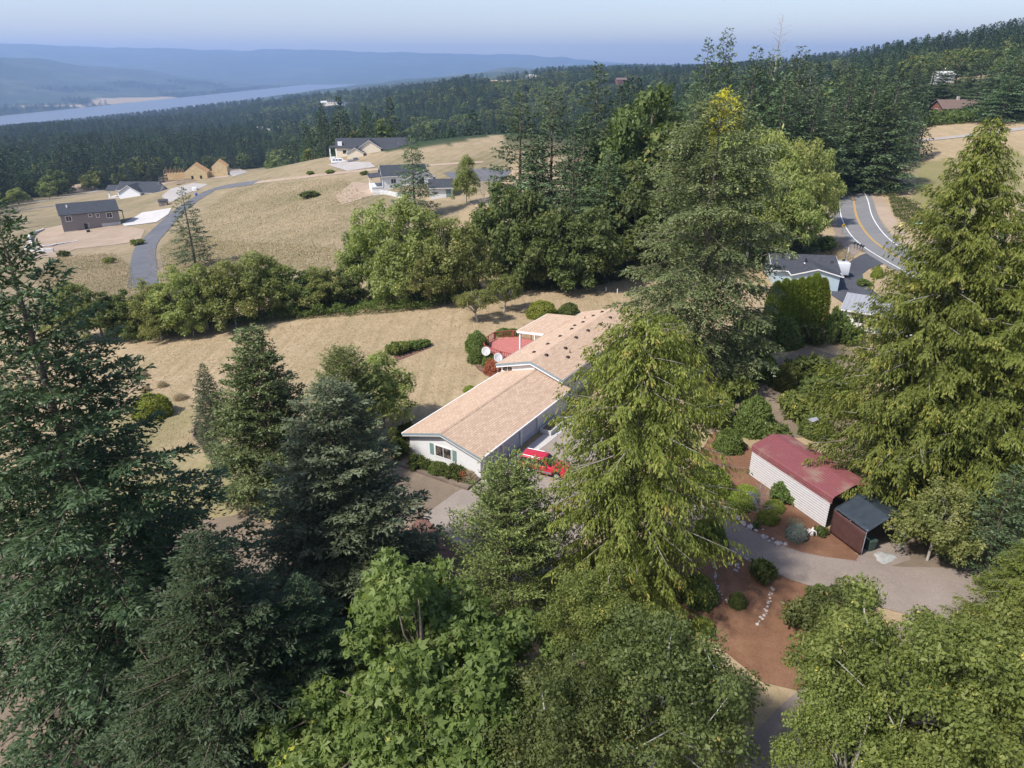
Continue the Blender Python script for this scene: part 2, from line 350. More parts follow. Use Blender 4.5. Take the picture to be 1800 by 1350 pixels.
def ribbon(name, cen, wid, mat, lift=.03, off=0.0, parent=None, nx=3):
    bm = MB(); n_ = len(cen); k = nx + 1
    for i, p in enumerate(cen):
        d = (cen[min(i+1, n_-1)] - cen[max(i-1, 0)]).normalized(); s = Vector((d.y, -d.x)); w = wid(i / (n_ - 1)) if callable(wid) else wid
        for j in range(k):
            q = p + s * (off + w * (j / nx - .5)); bm.v.append((q.x, q.y, gnd(q.x, q.y) + lift))
    bm.f = [(i*k+j, i*k+j+1, (i+1)*k+j+1, (i+1)*k+j) for i in range(n_-1) for j in range(nx)]; bm.m = [0] * len(bm.f)
    o = bm.build(name, mat, parent, True); return tag(o, kind='structure') if parent is None else o
def soil(name, a, b, c, s1=.5, s2=14., bump=.5, rough=.95):
    n = Nodes(name); p = n.coord(); f = n.noise(p, s1, 6, .65); g = n.noise(p, s2, 5, .7)
    big_ = n.noise(p, s1*.22, 5, .7); cc_ = n.mix(.45, n.ramp(f, [(.3, a), (.5, b), (.72, c)]), n.ramp(g, [(.3, a), (.7, c)])); cc_ = n.mix(n.ramp(big_, [(.38, (.45,)*3), (.55, (0,)*3)]), cc_, a)
    n.color(cc_); n.b.inputs['Roughness'].default_value = rough
    n.b.inputs['Specular IOR Level'].default_value = .15; n.bump(g, bump, .04); M[name] = n.mat
soil('mulch', (.11, .054, .03), (.195, .1, .056), (.3, .17, .105), .4, 9., .8)
soil('red_mulch', (.1, .05, .038), (.17, .09, .07), (.27, .165, .13), .8, 10., .8)
soil('drive_gravel', (.185, .148, .12), (.25, .205, .17), (.32, .27, .23), .25, 8.)
soil('old_asphalt', (.23, .195, .165), (.3, .255, .22), (.37, .32, .28), .5, 20., .3)
soil('dark_asphalt', (.055, .06, .072), (.075, .08, .094), (.10, .105, .118), .3, 20., .2)
soil('road_asphalt', (.15, .15, .155), (.2, .2, .2), (.25, .245, .24), .15, 18., .2)
soil('lane_asphalt', (.10, .105, .12), (.135, .14, .15), (.17, .17, .18), .2, 18., .2)
soil('bare_dirt', (.28, .21, .15), (.37, .285, .21), (.46, .37, .28), .2, 4.)
soil('pale_gravel', (.29, .265, .24), (.37, .345, .32), (.45, .425, .4), .3, 8.)
soil('concrete', (.44, .42, .4), (.52, .5, .475), (.58, .56, .535), .3, 6., .15)
soil('pebbles', (.24, .24, .225), (.34, .34, .325), (.46, .46, .44), 2., 12., .8)
soil('timber', (.1, .075, .055), (.16, .125, .1), (.25, .2, .16), 1., 12., .4)
soil('dirt_and_shade', (.13, .1, .075), (.21, .165, .12), (.3, .24, .17), .4, 6.)  # dark soil colour, also used where shade is painted on the ground
plain('white_line', (.72, .72, .7), .7, .12, 2); plain('yellow_line', (.62, .36, .04), .7, .15, 2)
# home driveway, parking court and the curving lane below the sheds
drape('driveway', WP([(738, 912), (800, 866), (838, 848), (885, 815), (960, 765), (1010, 740), (1060, 760), (1095, 830), (1060, 900), (1010, 960), (960, 1010), (900, 1040), (815, 975)]), M['old_asphalt'], .025)
lane = spline(WP([(1010, 830), (1110, 855), (1190, 890), (1290, 945), (1400, 995), (1500, 1018), (1600, 1040), (1720, 1050), (1830, 1045)]), 1.5)
ribbon('driveway', lane, lambda t: 3.6 + 2.6 * ss(.5, .85, t), M['drive_gravel'], .045)
ribbon('driveway', spline(WP([(1760, 1040), (1660, 1120), (1540, 1200), (1430, 1290), (1330, 1420)]), 1.5), 4.4, M['drive_gravel'], .05)
mul = drape('mulch_bed', WP([(1195, 905), (1190, 850), (1255, 760), (1300, 770), (1322, 790), (1330, 830), (1460, 932), (1513, 980), (1500, 992), (1440, 985), (1370, 962), (1290, 918), (1240, 895)]), M['mulch'], .03)
mul2 = drape('mulch_bed', WP([(1180, 960), (1225, 950), (1290, 965), (1380, 1005), (1440, 1030), (1500, 1062), (1480, 1130), (1460, 1180), (1405, 1215), (1340, 1200), (1230, 1110), (1120, 1090), (1140, 1010)]), M['mulch'], .03)
drape('mulch_bed', WP([(690, 1000), (700, 955), (738, 905), (820, 970), (800, 1010), (730, 1040)]), M['red_mulch'], .03)
drape('mulch_bed', WP([(1500, 905), (1600, 900), (1660, 985), (1740, 990), (1760, 1010), (1600, 1010), (1520, 985)]), M['dirt_and_shade'], .02)
drape('dirt_yard', WP([(1230, 760), (1290, 660), (1420, 610), (1520, 640), (1500, 760), (1400, 770), (1330, 760)]), M['dirt_and_shade'], .015)
drape('shaded_lawn_patch', WP([(690, 830), (715, 810), (835, 850), (740, 915), (705, 935), (690, 880)]), M['dirt_and_shade'], .014)  # dark sheet over the lawn, its shade painted into the colour
drape('gravel_pad', WP([(1525, 955), (1590, 950), (1600, 985), (1550, 1000), (1505, 985)]), M['drive_gravel'], .034)
drape('mulch_bed', WP([(690, 628), (752, 602), (756, 612), (700, 634)]), M['red_mulch'], .03)
drape('mulch_bed', WP([(826, 628), (850, 640), (872, 652), (868, 668), (840, 650)]), M['red_mulch'], .03)
drape('walkway', [(p.x, p.y) for p in [gp(846, 846), gp(886, 818), gp(950, 768), gp(1000, 730), gp(1012, 740), gp(960, 782), gp(895, 830), gp(858, 856)]], M['concrete'], .05)
drape('shaded_forest_floor', WP([(-260, 960), (200, 935), (420, 905), (640, 965), (690, 1005), (735, 1050), (900, 1105), (1120, 1125), (1230, 1185), (1310, 1260), (1300, 1500), (-400, 1500)]), M['dirt_and_shade'], .016)  # needle litter under the trees, with their shade painted into its dark colour
# neighbour drive and county road
drape('side_drive', WP([(1470, 472), (1490, 462), (1512, 449), (1540, 440), (1590, 455), (1560, 462), (1528, 473), (1516, 482), (1518, 492), (1534, 510), (1560, 532), (1500, 545), (1462, 520), (1460, 495)]), M['dark_asphalt'], .05)
RC = spline(WP([(1440, 296), (1462, 301), (1482, 314), (1492, 333), (1500, 352), (1505, 379), (1518, 404), (1537, 425), (1571, 448), (1650, 490), (1760, 535), (1900, 580)]), 2.0)
road = ribbon('road', RC, 9.6, M['road_asphalt'], .07, nx=6)
for nm, off, w, m in (('edge_line', -3.45, .22, 'white_line'), ('edge_line', 3.45, .22, 'white_line'), ('centre_line', -.14, .14, 'yellow_line'), ('centre_line', .14, .14, 'yellow_line')):
    ribbon(nm, RC, w, M[m], .1, off, road, 1)
drape('road_shoulder', WP([(1464, 330), (1472, 345), (1476, 385), (1500, 425), (1513, 442), (1490, 458), (1470, 440), (1468, 410), (1456, 380), (1455, 350)]), M['drive_gravel'], .05)
drape('road_shoulder', WP([(1510, 322), (1530, 345), (1545, 380), (1565, 410), (1600, 436), (1605, 425), (1580, 395), (1560, 360), (1530, 325)]), M['bare_dirt'], .05)
# subdivision lane, concrete apron and building-site dirt
LN = spline(WP([(252, 505), (252, 475), (253, 447), (260, 428), (281, 405), (306, 380), (329, 360), (356, 343), (378, 332), (412, 326), (450, 321)]), 3)
ribbon('lane', LN, 5.6, M['lane_asphalt'], .1)
ribbon('lane', spline(WP([(448, 321), (520, 313), (580, 306), (640, 300), (700, 295), (780, 289), (850, 285)]), 3), 3.2, M['bare_dirt'], .08)
drape('building_site', WP([(40, 455), (45, 425), (75, 403), (107, 396), (222, 398), (255, 404), (246, 424), (190, 432), (133, 438), (100, 452)]), M['bare_dirt'], .08, 4)
drape('concrete_apron', WP([(215, 394), (250, 374), (302, 366), (296, 377), (275, 391), (219, 398)]), M['concrete'], .16, 4)
drape('building_site', WP([(250, 322), (300, 306), (330, 300), (420, 296), (436, 303), (400, 312), (330, 316), (270, 330), (240, 330)]), M['bare_dirt'], .08, 4)
drape('gravel_drive', WP([(284, 346), (300, 332), (340, 322), (366, 324), (355, 330), (330, 340), (300, 356)]), M['pale_gravel'], .1, 4)
drape('gravel_drive', WP([(380, 309), (395, 300), (432, 300), (434, 304), (410, 311)]), M['pale_gravel'], .14, 4)
drape('gravel_drive', WP([(575, 290), (610, 285), (650, 285), (660, 294), (610, 301)]), M['pale_gravel'], .12, 4)
ribbon('gravel_track', spline(WP([(58, 356), (110, 347), (165, 337), (178, 333)]), 4), 4.0, M['pale_gravel'], .1)
ribbon('gravel_track', spline(WP([(20, 372), (60, 366), (105, 361)]), 4), 4.0, M['road_asphalt'], .1)
drape('bare_patch', WP([(780, 305), (850, 296), (900, 300), (880, 320), (800, 318)]), M['lane_asphalt'], .1, 4)
ribbon('gravel_track', spline(WP([(1612, 248), (1680, 241), (1740, 234), (1830, 222)]), 6), 4.5, M['pale_gravel'], .15)
drape('dirt_bank', WP([(620, 320), (650, 322), (660, 342), (600, 360), (590, 345)]), M['bare_dirt'], .06, 4)
# ------------------------------------------------------------------ plants: meshes
def norm(v): return v / np.maximum(np.linalg.norm(v, axis=-1, keepdims=True), 1e-9)
def leaf_quads(Cc, D, N, L, Wd):
    D = norm(D); Sd = norm(np.cross(D, N)); L = L[:, None]; Wd = Wd[:, None]
    V = np.stack([Cc, Cc + D*L*.45 + Sd*Wd*.5, Cc + D*L, Cc + D*L*.45 - Sd*Wd*.5], 1)
    return V.reshape(-1, 3)
def leaf_mesh(name, V, tint, mat):
    return np_mesh(name, V, np.arange(len(V)).reshape(-1, 4), mat, {'tint': ('FACE', np.clip(tint, 0, 1))})
def conifer(name, seed, h, R, zb, nb, shape=.8, e_top=.7, e_bot=-.15, droop=.15, up=.12, tw_ratio=.4, tw_max=1.3, tw_sp=.14, lf_sp=.1,
            lf=(.24, .1), hang=0.0, mat='fir_needles', bark='bark', trunk_r=.011, limbs=True, sag=.25, skip=0.0, belly=.85, jit=.6, tint0=.42, tw_min=.18, every=1, flat=.18, bt=.25):
    g = np.random.default_rng(seed); i = np.arange(nb); u = (i + g.random(nb)) / nb; z = zb + (h - zb) * u ** .93; t = (z - zb) / (h - zb)
    L = R * (1 - t) ** shape * g.uniform(.68, 1.15, nb) + .02 * R; L *= belly + (1 - belly) * ss(0, bt, t)
    az = i * 2.39996 + g.normal(0, .35, nb); e = e_bot + (e_top - e_bot) * t ** 1.3 + g.normal(0, .09, nb)
    keep = g.random(nb) > skip; L, az, e, z, t = L[keep], az[keep], e[keep], z[keep], t[keep]; nb = len(L)
    hd = np.stack([np.cos(az), np.sin(az), 0*az], 1); upv = np.array([0, 0, 1.])
    def bpos(b, s):
        return np.stack([0*s, 0*s, z[b]], 1) + L[b][:, None] * (hd[b] * (s * np.cos(e[b]))[:, None] + upv * (s*np.sin(e[b]) - droop*s*s + up*s**3)[:, None])
    nt_ = np.maximum(4, (L / tw_sp).astype(int)); b = np.repeat(np.arange(nb), nt_); m = len(b)
    s = .1 + .9 * g.random(m) ** .75; side = g.choice([-1., 1.], m); ang = side * (g.normal(.95, .2, m) * (1 - .5 * s**3))
    tz = np.sin(e[b]) - 2*droop*s + 3*up*s*s; ca, sa = np.cos(ang), np.sin(ang); hx, hy = hd[b, 0], hd[b, 1]
    td = np.stack([hx*ca - hy*sa, hx*sa + hy*ca, tz*.7 + g.normal(-.05, flat, m) - hang * g.uniform(.7, 1.3, m)], 1); td = norm(td)
    tl = np.minimum(tw_max, L[b] * tw_ratio * (1 - s)**.55 + tw_min) * g.uniform(.6, 1.2, m); p0 = bpos(b, s)
    nl = np.maximum(2, (tl / lf_sp).astype(int)); k = np.repeat(np.arange(m), nl); q = g.random(len(k)) ** .8
    pos = p0[k] + td[k] * (tl[k]*q)[:, None]; pos[:, 2] -= sag * tl[k] * q*q
    D = td[k] + g.normal(0, jit, (len(k), 3)); D[:, 2] += .12 - .5*hang - sag*q
    N = upv + g.normal(0, .75, (len(k), 3)) if hang < .5 else hd[b[k]] + g.normal(0, .6, (len(k), 3))
    Ln = lf[0] * g.uniform(.65, 1.3, len(k)); V = leaf_quads(pos, D, N, Ln, lf[1] * g.uniform(.7, 1.3, len(k)))
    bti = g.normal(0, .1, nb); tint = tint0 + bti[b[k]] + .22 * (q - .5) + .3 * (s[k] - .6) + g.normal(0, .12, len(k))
    crown = leaf_mesh(name + '_crown', V, tint, M[mat])
    mb = MB(); r0 = h * trunk_r
    zs = [0, .02*h, .25*h, .5*h, .75*h, h*.985]; mb.tube([(0, 0, a - (.4 if a == 0 else 0)) for a in zs], [r0*1.35, r0*1.05, r0*.85, r0*.58, r0*.32, r0*.04], 9)
    if limbs:
        for j in range(nb):
            if L[j] < .5 or j % every: continue
            sv = np.array([0, .35, .7, .97]); pp = bpos(np.full(4, j), sv); w = .008 * L[j] + .006
            mb.tube(pp, [w, w*.75, w*.5, w*.15], 4)
    return crown, mb.mesh(name + '_trunk', M[bark], True), h, float(np.percentile(np.hypot(V[:, 0], V[:, 1]), 97.5))
def broadleaf(name, seed, lobes, ncl, rc, nleaf, lf=(.2, .12), mat='maple_leaves', bark='bark', droop=.2, h0=None, trunk_r=.25, lobed=False, limbs=30, rmin=.5, flat=.8, fork=.3):
    g = np.random.default_rng(seed); lob = np.array(lobes, float); vol = lob[:, 3] * lob[:, 4] * lob[:, 5]
    li = g.choice(len(lob), ncl, p=vol / vol.sum()); d = norm(g.normal(0, 1, (ncl, 3))); rf = rmin + (1 - rmin) * g.random(ncl) ** .6
    d[:, 2] = np.where(d[:, 2] < -.5, -d[:, 2] * .6, d[:, 2])
    cc = lob[li, :3] + d * lob[li, 3:] * rf[:, None]; cr = rc * g.uniform(.6, 1.35, ncl); ct = g.normal(0, .1, ncl)
    k = g.choice(ncl, nleaf, p=cr**2 / (cr**2).sum()); v = g.normal(0, 1, (nleaf, 3)); v[:, 2] += .35; v = norm(v)
    pos = cc[k] + v * np.array([1, 1, flat]) * (cr[k] * g.random(nleaf) ** .35)[:, None]
    N = v * .8 + np.array([0, 0, .65]) + g.normal(0, .7, (nleaf, 3)); D = np.cross(norm(N), g.normal(0, 1, (nleaf, 3))); D[:, 2] -= droop
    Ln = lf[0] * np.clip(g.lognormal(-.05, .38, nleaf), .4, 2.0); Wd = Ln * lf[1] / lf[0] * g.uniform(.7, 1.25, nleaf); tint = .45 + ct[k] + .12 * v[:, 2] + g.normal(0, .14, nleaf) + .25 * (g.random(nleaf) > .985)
    if lobed:
        Dn = norm(D); Sn = norm(np.cross(Dn, N)); parts = []
        for a, f in ((-.8, .72), (0, 1.), (.8, .72)): parts.append(leaf_quads(pos, Dn*math.cos(a) + Sn*math.sin(a), N, Ln*f, Wd*.62))
        V = np.concatenate(parts); tint = np.tile(tint, 3)
    else: V = leaf_quads(pos, D, N, Ln, Wd)
    zmin = V[:, 2].min(); top = (lob[:, 2] + lob[:, 5]).max(); crown = leaf_mesh(name + '_crown', V, tint, M[mat])
    mb = MB(); cx, cyy, cz = lob[:, :3].mean(0); fz = max(.4, top * fork)
    mb.tube([(0, 0, -.4), (0, 0, .2), (cx*.3, cyy*.3, fz), (cx*.7, cyy*.7, top*.7), (cx, cyy, top*.9)], [trunk_r*1.3, trunk_r, trunk_r*.8, trunk_r*.4, trunk_r*.1], 8)
    for j in range(min(limbs, ncl)):
        c = cc[j]; s0 = Vector((cx*.4, cyy*.4, fz + (c[2] - fz) * g.uniform(.1, .45) if c[2] > fz else fz)); e0 = Vector(c); md = s0.lerp(e0, .5) + Vector(g.normal(0, .12, 3)) * (e0 - s0).length + Vector((0, 0, .08 * (e0-s0).length))
        mb.tube([s0, md, e0], [trunk_r*.35, trunk_r*.22, trunk_r*.06], 5)
    return crown, mb.mesh(name + '_trunk', M[bark], True), top, float(np.percentile(np.hypot(V[:, 0], V[:, 1]), 97))
def dead_tree(name, seed, h, R, nb, zb, mat='dead_wood', twigs=6):
    g = np.random.default_rng(seed); mb = MB(); mb.tube([(0, 0, -.3), (0, 0, h*.5), (.1, 0, h)], [h*.011, h*.007, .01], 7); tb = MB()
    for i in range(nb):
        z = zb + (h - zb) * (i + g.random()) / nb; L = R * (1 - (z - zb) / (h - zb)) ** .7 * g.uniform(.5, 1.1) + .3; a = i * 2.4 + g.normal(0, .3); e = g.uniform(.1, .6)
        d = Vector((math.cos(a) * math.cos(e), math.sin(a) * math.cos(e), math.sin(e))); p0 = Vector((0, 0, z)); tb.tube([p0, p0 + d*L*.5, p0 + d*L + Vector((0, 0, .1*L))], [.012*L + .01, .008*L + .008, .006], 4)
        for j in range(twigs):
            q = p0 + d * L * g.uniform(.3, 1); w = Vector(g.normal(0, 1, 3)) + d; w.z = abs(w.z) * .6; tb.tube([q, q + w.normalized() * L * g.uniform(.15, .35)], [.012, .004], 3)
    return tb.mesh(name + '_limbs', M[mat]), mb.mesh(name + '_trunk', M[mat], True), h, R
K = {}
# near conifers
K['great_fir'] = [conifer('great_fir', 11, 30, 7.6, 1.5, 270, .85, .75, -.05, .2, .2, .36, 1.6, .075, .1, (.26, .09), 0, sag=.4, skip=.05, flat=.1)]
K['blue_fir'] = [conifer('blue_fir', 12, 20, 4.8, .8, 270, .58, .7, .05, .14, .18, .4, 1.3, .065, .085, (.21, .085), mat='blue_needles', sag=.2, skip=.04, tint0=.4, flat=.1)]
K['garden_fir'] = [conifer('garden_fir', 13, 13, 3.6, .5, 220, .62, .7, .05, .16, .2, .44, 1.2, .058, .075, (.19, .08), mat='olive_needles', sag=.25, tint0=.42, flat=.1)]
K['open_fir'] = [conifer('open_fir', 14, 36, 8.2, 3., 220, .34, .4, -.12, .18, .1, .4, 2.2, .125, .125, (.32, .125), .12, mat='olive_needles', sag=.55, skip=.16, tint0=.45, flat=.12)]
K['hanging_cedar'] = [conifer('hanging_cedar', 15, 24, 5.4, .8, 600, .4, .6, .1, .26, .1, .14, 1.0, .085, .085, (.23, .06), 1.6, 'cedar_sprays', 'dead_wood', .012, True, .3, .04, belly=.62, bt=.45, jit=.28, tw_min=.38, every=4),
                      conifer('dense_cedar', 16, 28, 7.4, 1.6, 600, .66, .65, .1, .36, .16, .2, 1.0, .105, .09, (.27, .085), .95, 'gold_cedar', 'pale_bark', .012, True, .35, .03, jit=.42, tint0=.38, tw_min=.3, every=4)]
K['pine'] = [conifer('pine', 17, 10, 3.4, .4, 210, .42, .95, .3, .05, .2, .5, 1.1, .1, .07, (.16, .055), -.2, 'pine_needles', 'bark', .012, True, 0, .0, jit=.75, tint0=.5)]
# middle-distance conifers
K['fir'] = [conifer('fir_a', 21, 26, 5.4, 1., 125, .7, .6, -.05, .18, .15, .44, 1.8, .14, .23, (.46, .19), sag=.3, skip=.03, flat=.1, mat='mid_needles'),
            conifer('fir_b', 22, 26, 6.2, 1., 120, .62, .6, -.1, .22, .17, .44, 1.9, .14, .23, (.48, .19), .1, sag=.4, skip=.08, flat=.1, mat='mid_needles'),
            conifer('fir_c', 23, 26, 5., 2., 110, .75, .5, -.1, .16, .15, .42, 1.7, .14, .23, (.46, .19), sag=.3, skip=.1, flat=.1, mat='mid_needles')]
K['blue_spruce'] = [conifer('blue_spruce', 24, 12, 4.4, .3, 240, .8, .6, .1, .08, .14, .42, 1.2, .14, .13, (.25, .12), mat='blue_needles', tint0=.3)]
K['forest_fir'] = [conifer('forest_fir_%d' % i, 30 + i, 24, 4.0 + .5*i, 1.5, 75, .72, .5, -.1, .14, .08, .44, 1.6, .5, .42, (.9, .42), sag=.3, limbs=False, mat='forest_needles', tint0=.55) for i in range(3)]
# broadleaf
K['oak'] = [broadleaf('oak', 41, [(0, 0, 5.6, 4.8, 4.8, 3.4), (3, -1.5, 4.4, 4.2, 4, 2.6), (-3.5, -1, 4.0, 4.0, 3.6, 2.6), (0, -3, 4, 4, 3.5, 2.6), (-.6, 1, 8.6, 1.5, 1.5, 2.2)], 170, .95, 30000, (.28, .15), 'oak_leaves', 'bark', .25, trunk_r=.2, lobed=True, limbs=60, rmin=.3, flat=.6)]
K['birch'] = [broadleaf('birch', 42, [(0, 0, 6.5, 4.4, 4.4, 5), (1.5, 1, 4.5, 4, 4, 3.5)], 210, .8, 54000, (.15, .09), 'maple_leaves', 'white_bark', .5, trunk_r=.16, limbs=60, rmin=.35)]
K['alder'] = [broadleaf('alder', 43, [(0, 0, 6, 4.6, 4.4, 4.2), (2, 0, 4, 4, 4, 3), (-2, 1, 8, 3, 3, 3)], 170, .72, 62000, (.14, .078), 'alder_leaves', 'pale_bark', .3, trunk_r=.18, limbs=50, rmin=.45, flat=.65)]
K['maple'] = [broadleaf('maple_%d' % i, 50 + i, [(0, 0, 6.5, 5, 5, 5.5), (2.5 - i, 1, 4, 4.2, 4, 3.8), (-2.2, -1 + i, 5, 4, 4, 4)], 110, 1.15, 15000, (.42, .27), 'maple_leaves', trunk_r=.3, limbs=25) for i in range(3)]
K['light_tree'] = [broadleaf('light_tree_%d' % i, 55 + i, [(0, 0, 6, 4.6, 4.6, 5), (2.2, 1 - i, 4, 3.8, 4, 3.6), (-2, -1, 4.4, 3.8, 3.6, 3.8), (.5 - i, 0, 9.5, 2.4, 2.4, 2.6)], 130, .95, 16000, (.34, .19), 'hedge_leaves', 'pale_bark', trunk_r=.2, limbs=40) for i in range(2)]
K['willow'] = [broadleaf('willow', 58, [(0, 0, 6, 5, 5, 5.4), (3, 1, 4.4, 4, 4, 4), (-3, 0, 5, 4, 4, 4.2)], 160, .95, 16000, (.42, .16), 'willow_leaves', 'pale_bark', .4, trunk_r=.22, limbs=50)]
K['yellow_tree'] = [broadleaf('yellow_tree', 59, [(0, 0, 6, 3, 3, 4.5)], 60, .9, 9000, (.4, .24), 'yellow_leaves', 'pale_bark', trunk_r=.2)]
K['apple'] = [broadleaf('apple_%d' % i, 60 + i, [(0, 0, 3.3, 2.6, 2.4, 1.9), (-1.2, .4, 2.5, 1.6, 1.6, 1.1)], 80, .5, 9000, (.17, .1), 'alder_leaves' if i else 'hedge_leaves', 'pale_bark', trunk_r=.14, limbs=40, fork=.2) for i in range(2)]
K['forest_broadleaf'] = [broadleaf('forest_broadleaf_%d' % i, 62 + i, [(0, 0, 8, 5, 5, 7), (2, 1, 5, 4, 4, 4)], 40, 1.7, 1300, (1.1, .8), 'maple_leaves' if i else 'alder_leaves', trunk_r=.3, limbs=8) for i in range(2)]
# shrubs
def dome(name, seed, n, lf, mat, rz=1.0, inner=.72, stem=True):
    g = np.random.default_rng(seed); v = g.normal(0, 1, (n, 3)); v = norm(v); v[:, 2] = np.abs(v[:, 2]) * 1.15 - .15; rad = inner + (1 - inner) * g.random(n) ** .5
    bumpy = 1 + .07 * np.sin(v[:, 0]*7 + seed) * np.sin(v[:, 1]*6 + 1) + .05 * np.sin(v[:, 2]*9 + v[:, 0]*8)
    pos = v * (rad * bumpy)[:, None]; pos[:, 2] = np.maximum(pos[:, 2], -.12) + .12; N = v + g.normal(0, .5, (n, 3)); D = np.cross(N, g.normal(0, 1, (n, 3))) + v * .6
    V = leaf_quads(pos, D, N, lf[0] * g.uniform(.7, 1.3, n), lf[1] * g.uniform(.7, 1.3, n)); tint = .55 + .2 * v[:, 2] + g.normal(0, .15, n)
    mb = MB(); mb.tube([(0, 0, -.2), (0, 0, .5)], [.08, .05], 6)
    for i in range(8): a = i * .785; mb.tube([(0, 0, .05), (.35*math.cos(a), .35*math.sin(a), .35), (.7*math.cos(a), .7*math.sin(a), .6)], [.045, .03, .01], 4)
    return leaf_mesh(name + '_foliage', V, tint, M[mat]), mb.mesh(name + '_stem', M['bark']), 1.12, 1.0
K['dome'] = [dome('dome', 70, 6000, (.13, .075), 'shrub_leaves')]
K['fine_dome'] = [dome('fine_dome', 71, 6500, (.1, .06), 'arborvitae_sprays')]
K['blue_dome'] = [dome('blue_dome', 72, 5000, (.12, .06), 'blue_shrub')]
K['loose_shrub'] = [broadleaf('loose_shrub_%d' % i, 73 + i, [(0, 0, .5, .75, .75, .5), (.45 - .3*i, .3, .45, .5, .5, .4), (-.45, -.2, .4, .5, .5, .38), (.1, -.45, .35, .45, .45, .35)], 55, .22, 4200, (.16, .075), 'shrub_leaves' if i == 0 else 'alder_leaves', trunk_r=.035, limbs=22, rmin=.3) for i in range(2)]
K['red_shrub'] = [dome('red_shrub', 75, 2500, (.2, .1), 'red_leaves', inner=.4)]
K['dry_shrub'] = [dome('dry_shrub', 76, 1800, (.35, .04), 'dry_stalks', inner=.3)]
K['rhododendron'] = [broadleaf('rhododendron', 77, [(0, 0, 1.2, 1.7, 1.6, 1.2), (.7, .4, 1., 1.2, 1.2, .9)], 70, .42, 9000, (.2, .085), 'maple_leaves', trunk_r=.06, limbs=20, rmin=.4)]
def column_plant(name, seed, n, mat):
    g = np.random.default_rng(seed); z = g.random(n) ** .9; a = g.random(n) * 6.283; r = (1 - z**2.2) ** .6 * (.5 + .5 * ss(0, .12, z)) * (1 + .08*np.sin(a*5 + z*9)) * (.75 + .25 * g.random(n) ** .5)
    pos = np.stack([r*np.cos(a), r*np.sin(a), z * 5 + .1], 1); o = np.stack([np.cos(a), np.sin(a), 0*a], 1); D = o * .5 + np.array([0, 0, 1.]) + g.normal(0, .25, (n, 3)); N = o + g.normal(0, .5, (n, 3))
    V = leaf_quads(pos, D, N, .26 * g.uniform(.7, 1.3, n), .13 * g.uniform(.7, 1.3, n)); mb = MB(); mb.tube([(0, 0, -.2), (0, 0, 3), (0, 0, 4.6)], [.09, .06, .02], 6)
    return leaf_mesh(name + '_foliage', V, .45 + .1*z + g.normal(0, .15, n), M[mat]), mb.mesh(name + '_stem', M['bark']), 5.2, 1.0
K['arborvitae'] = [column_plant('arborvitae', 80, 5000, 'arborvitae_sprays')]
K['blue_column'] = [column_plant('blue_column', 81, 6000, 'blue_needles')]
K['dead_fir'] = [dead_tree('dead_fir', 90, 30, 5.5, 60, 12)]
K['bare_tree'] = [dead_tree('bare_tree', 91, 8, 3.4, 36, .8, 'dead_wood', 10), dead_tree('bare_shrub', 92, 3, 1.7, 30, .2, 'pale_bark', 9)]
PART = {'dome': ('foliage', 'stem'), 'dead_fir': ('limbs', 'trunk')}
SHR = {'dome', 'fine_dome', 'blue_dome', 'loose_shrub', 'red_shrub', 'dry_shrub', 'arborvitae', 'blue_column', 'rhododendron'}
RNG = np.random.default_rng(5)
def plant(kind, name, P, h, R, label, cat, group=None, var=None, rz=None):
    c, t, h0, r0 = K[kind][(int(RNG.integers(len(K[kind]))) if var is None else var) % len(K[kind])]
    o = thing(name, label, cat, P, RNG.uniform(0, 6.28) if rz is None else rz, group)
    o.scale = (R / r0, R / r0, h / h0); sh = kind in SHR
    link('foliage' if sh else ('limbs' if kind in ('dead_fir', 'bare_tree') else 'crown'), c, o); link('stem' if sh else 'trunk', t, o)
    return o
def grow(kind, name, ut, vt, vb, R, label, cat='tree', group=None, var=None, rz=None):
    P, h = stand(ut, vt, vb)
    if kind in SHR and kind not in ('arborvitae', 'blue_column'):      # the row vb is the near edge of a round shrub
        P = Vector((P.x * (1 + .8*R / P.y), P.y + .8*R, 0)); P.z = zfs(P.x, P.y); h = max(top_height(P, vt), R * .45)
    P.z -= .05
    return plant(kind, name, P, max(h, .4), R, label, cat, group, var, rz)
# ------------------------------------------------------------------ buildings: materials and helpers
def shingles(name, a, b, c, row=.22, swap=False):
    n = Nodes(name); v = n.coord()
    if swap:
        m = n.new('ShaderNodeMapping'); m.inputs['Rotation'].default_value = (0, 0, math.pi/2); n.l(v, m.inputs['Vector']); v = m.outputs[0]
    br = n.new('ShaderNodeTexBrick'); n.l(v, br.inputs['Vector']); br.inputs['Scale'].default_value = 1.0; br.inputs['Brick Width'].default_value = .5; br.inputs['Row Height'].default_value = row
    br.inputs['Mortar Size'].default_value = .022; br.inputs['Mortar Smooth'].default_value = .3; br.inputs['Bias'].default_value = 0.0
    br.inputs['Color1'].default_value = (*a, 1); br.inputs['Color2'].default_value = (*b, 1); br.inputs['Mortar'].default_value = (*c, 1)
    f = n.noise(v, .7, 6); w = n.noise(v, 5., 4)
    n.color(n.mix(.13, br.outputs['Color'], n.mix(.5, n.ramp(f, [(.3, c), (.7, b)]), n.ramp(w, [(.3, a), (.7, b)])))); n.b.inputs['Roughness'].default_value = .92; n.b.inputs['Specular IOR Level'].default_value = .15
    n.bump(br.outputs['Fac'], -.4, .02); M[name] = n.mat
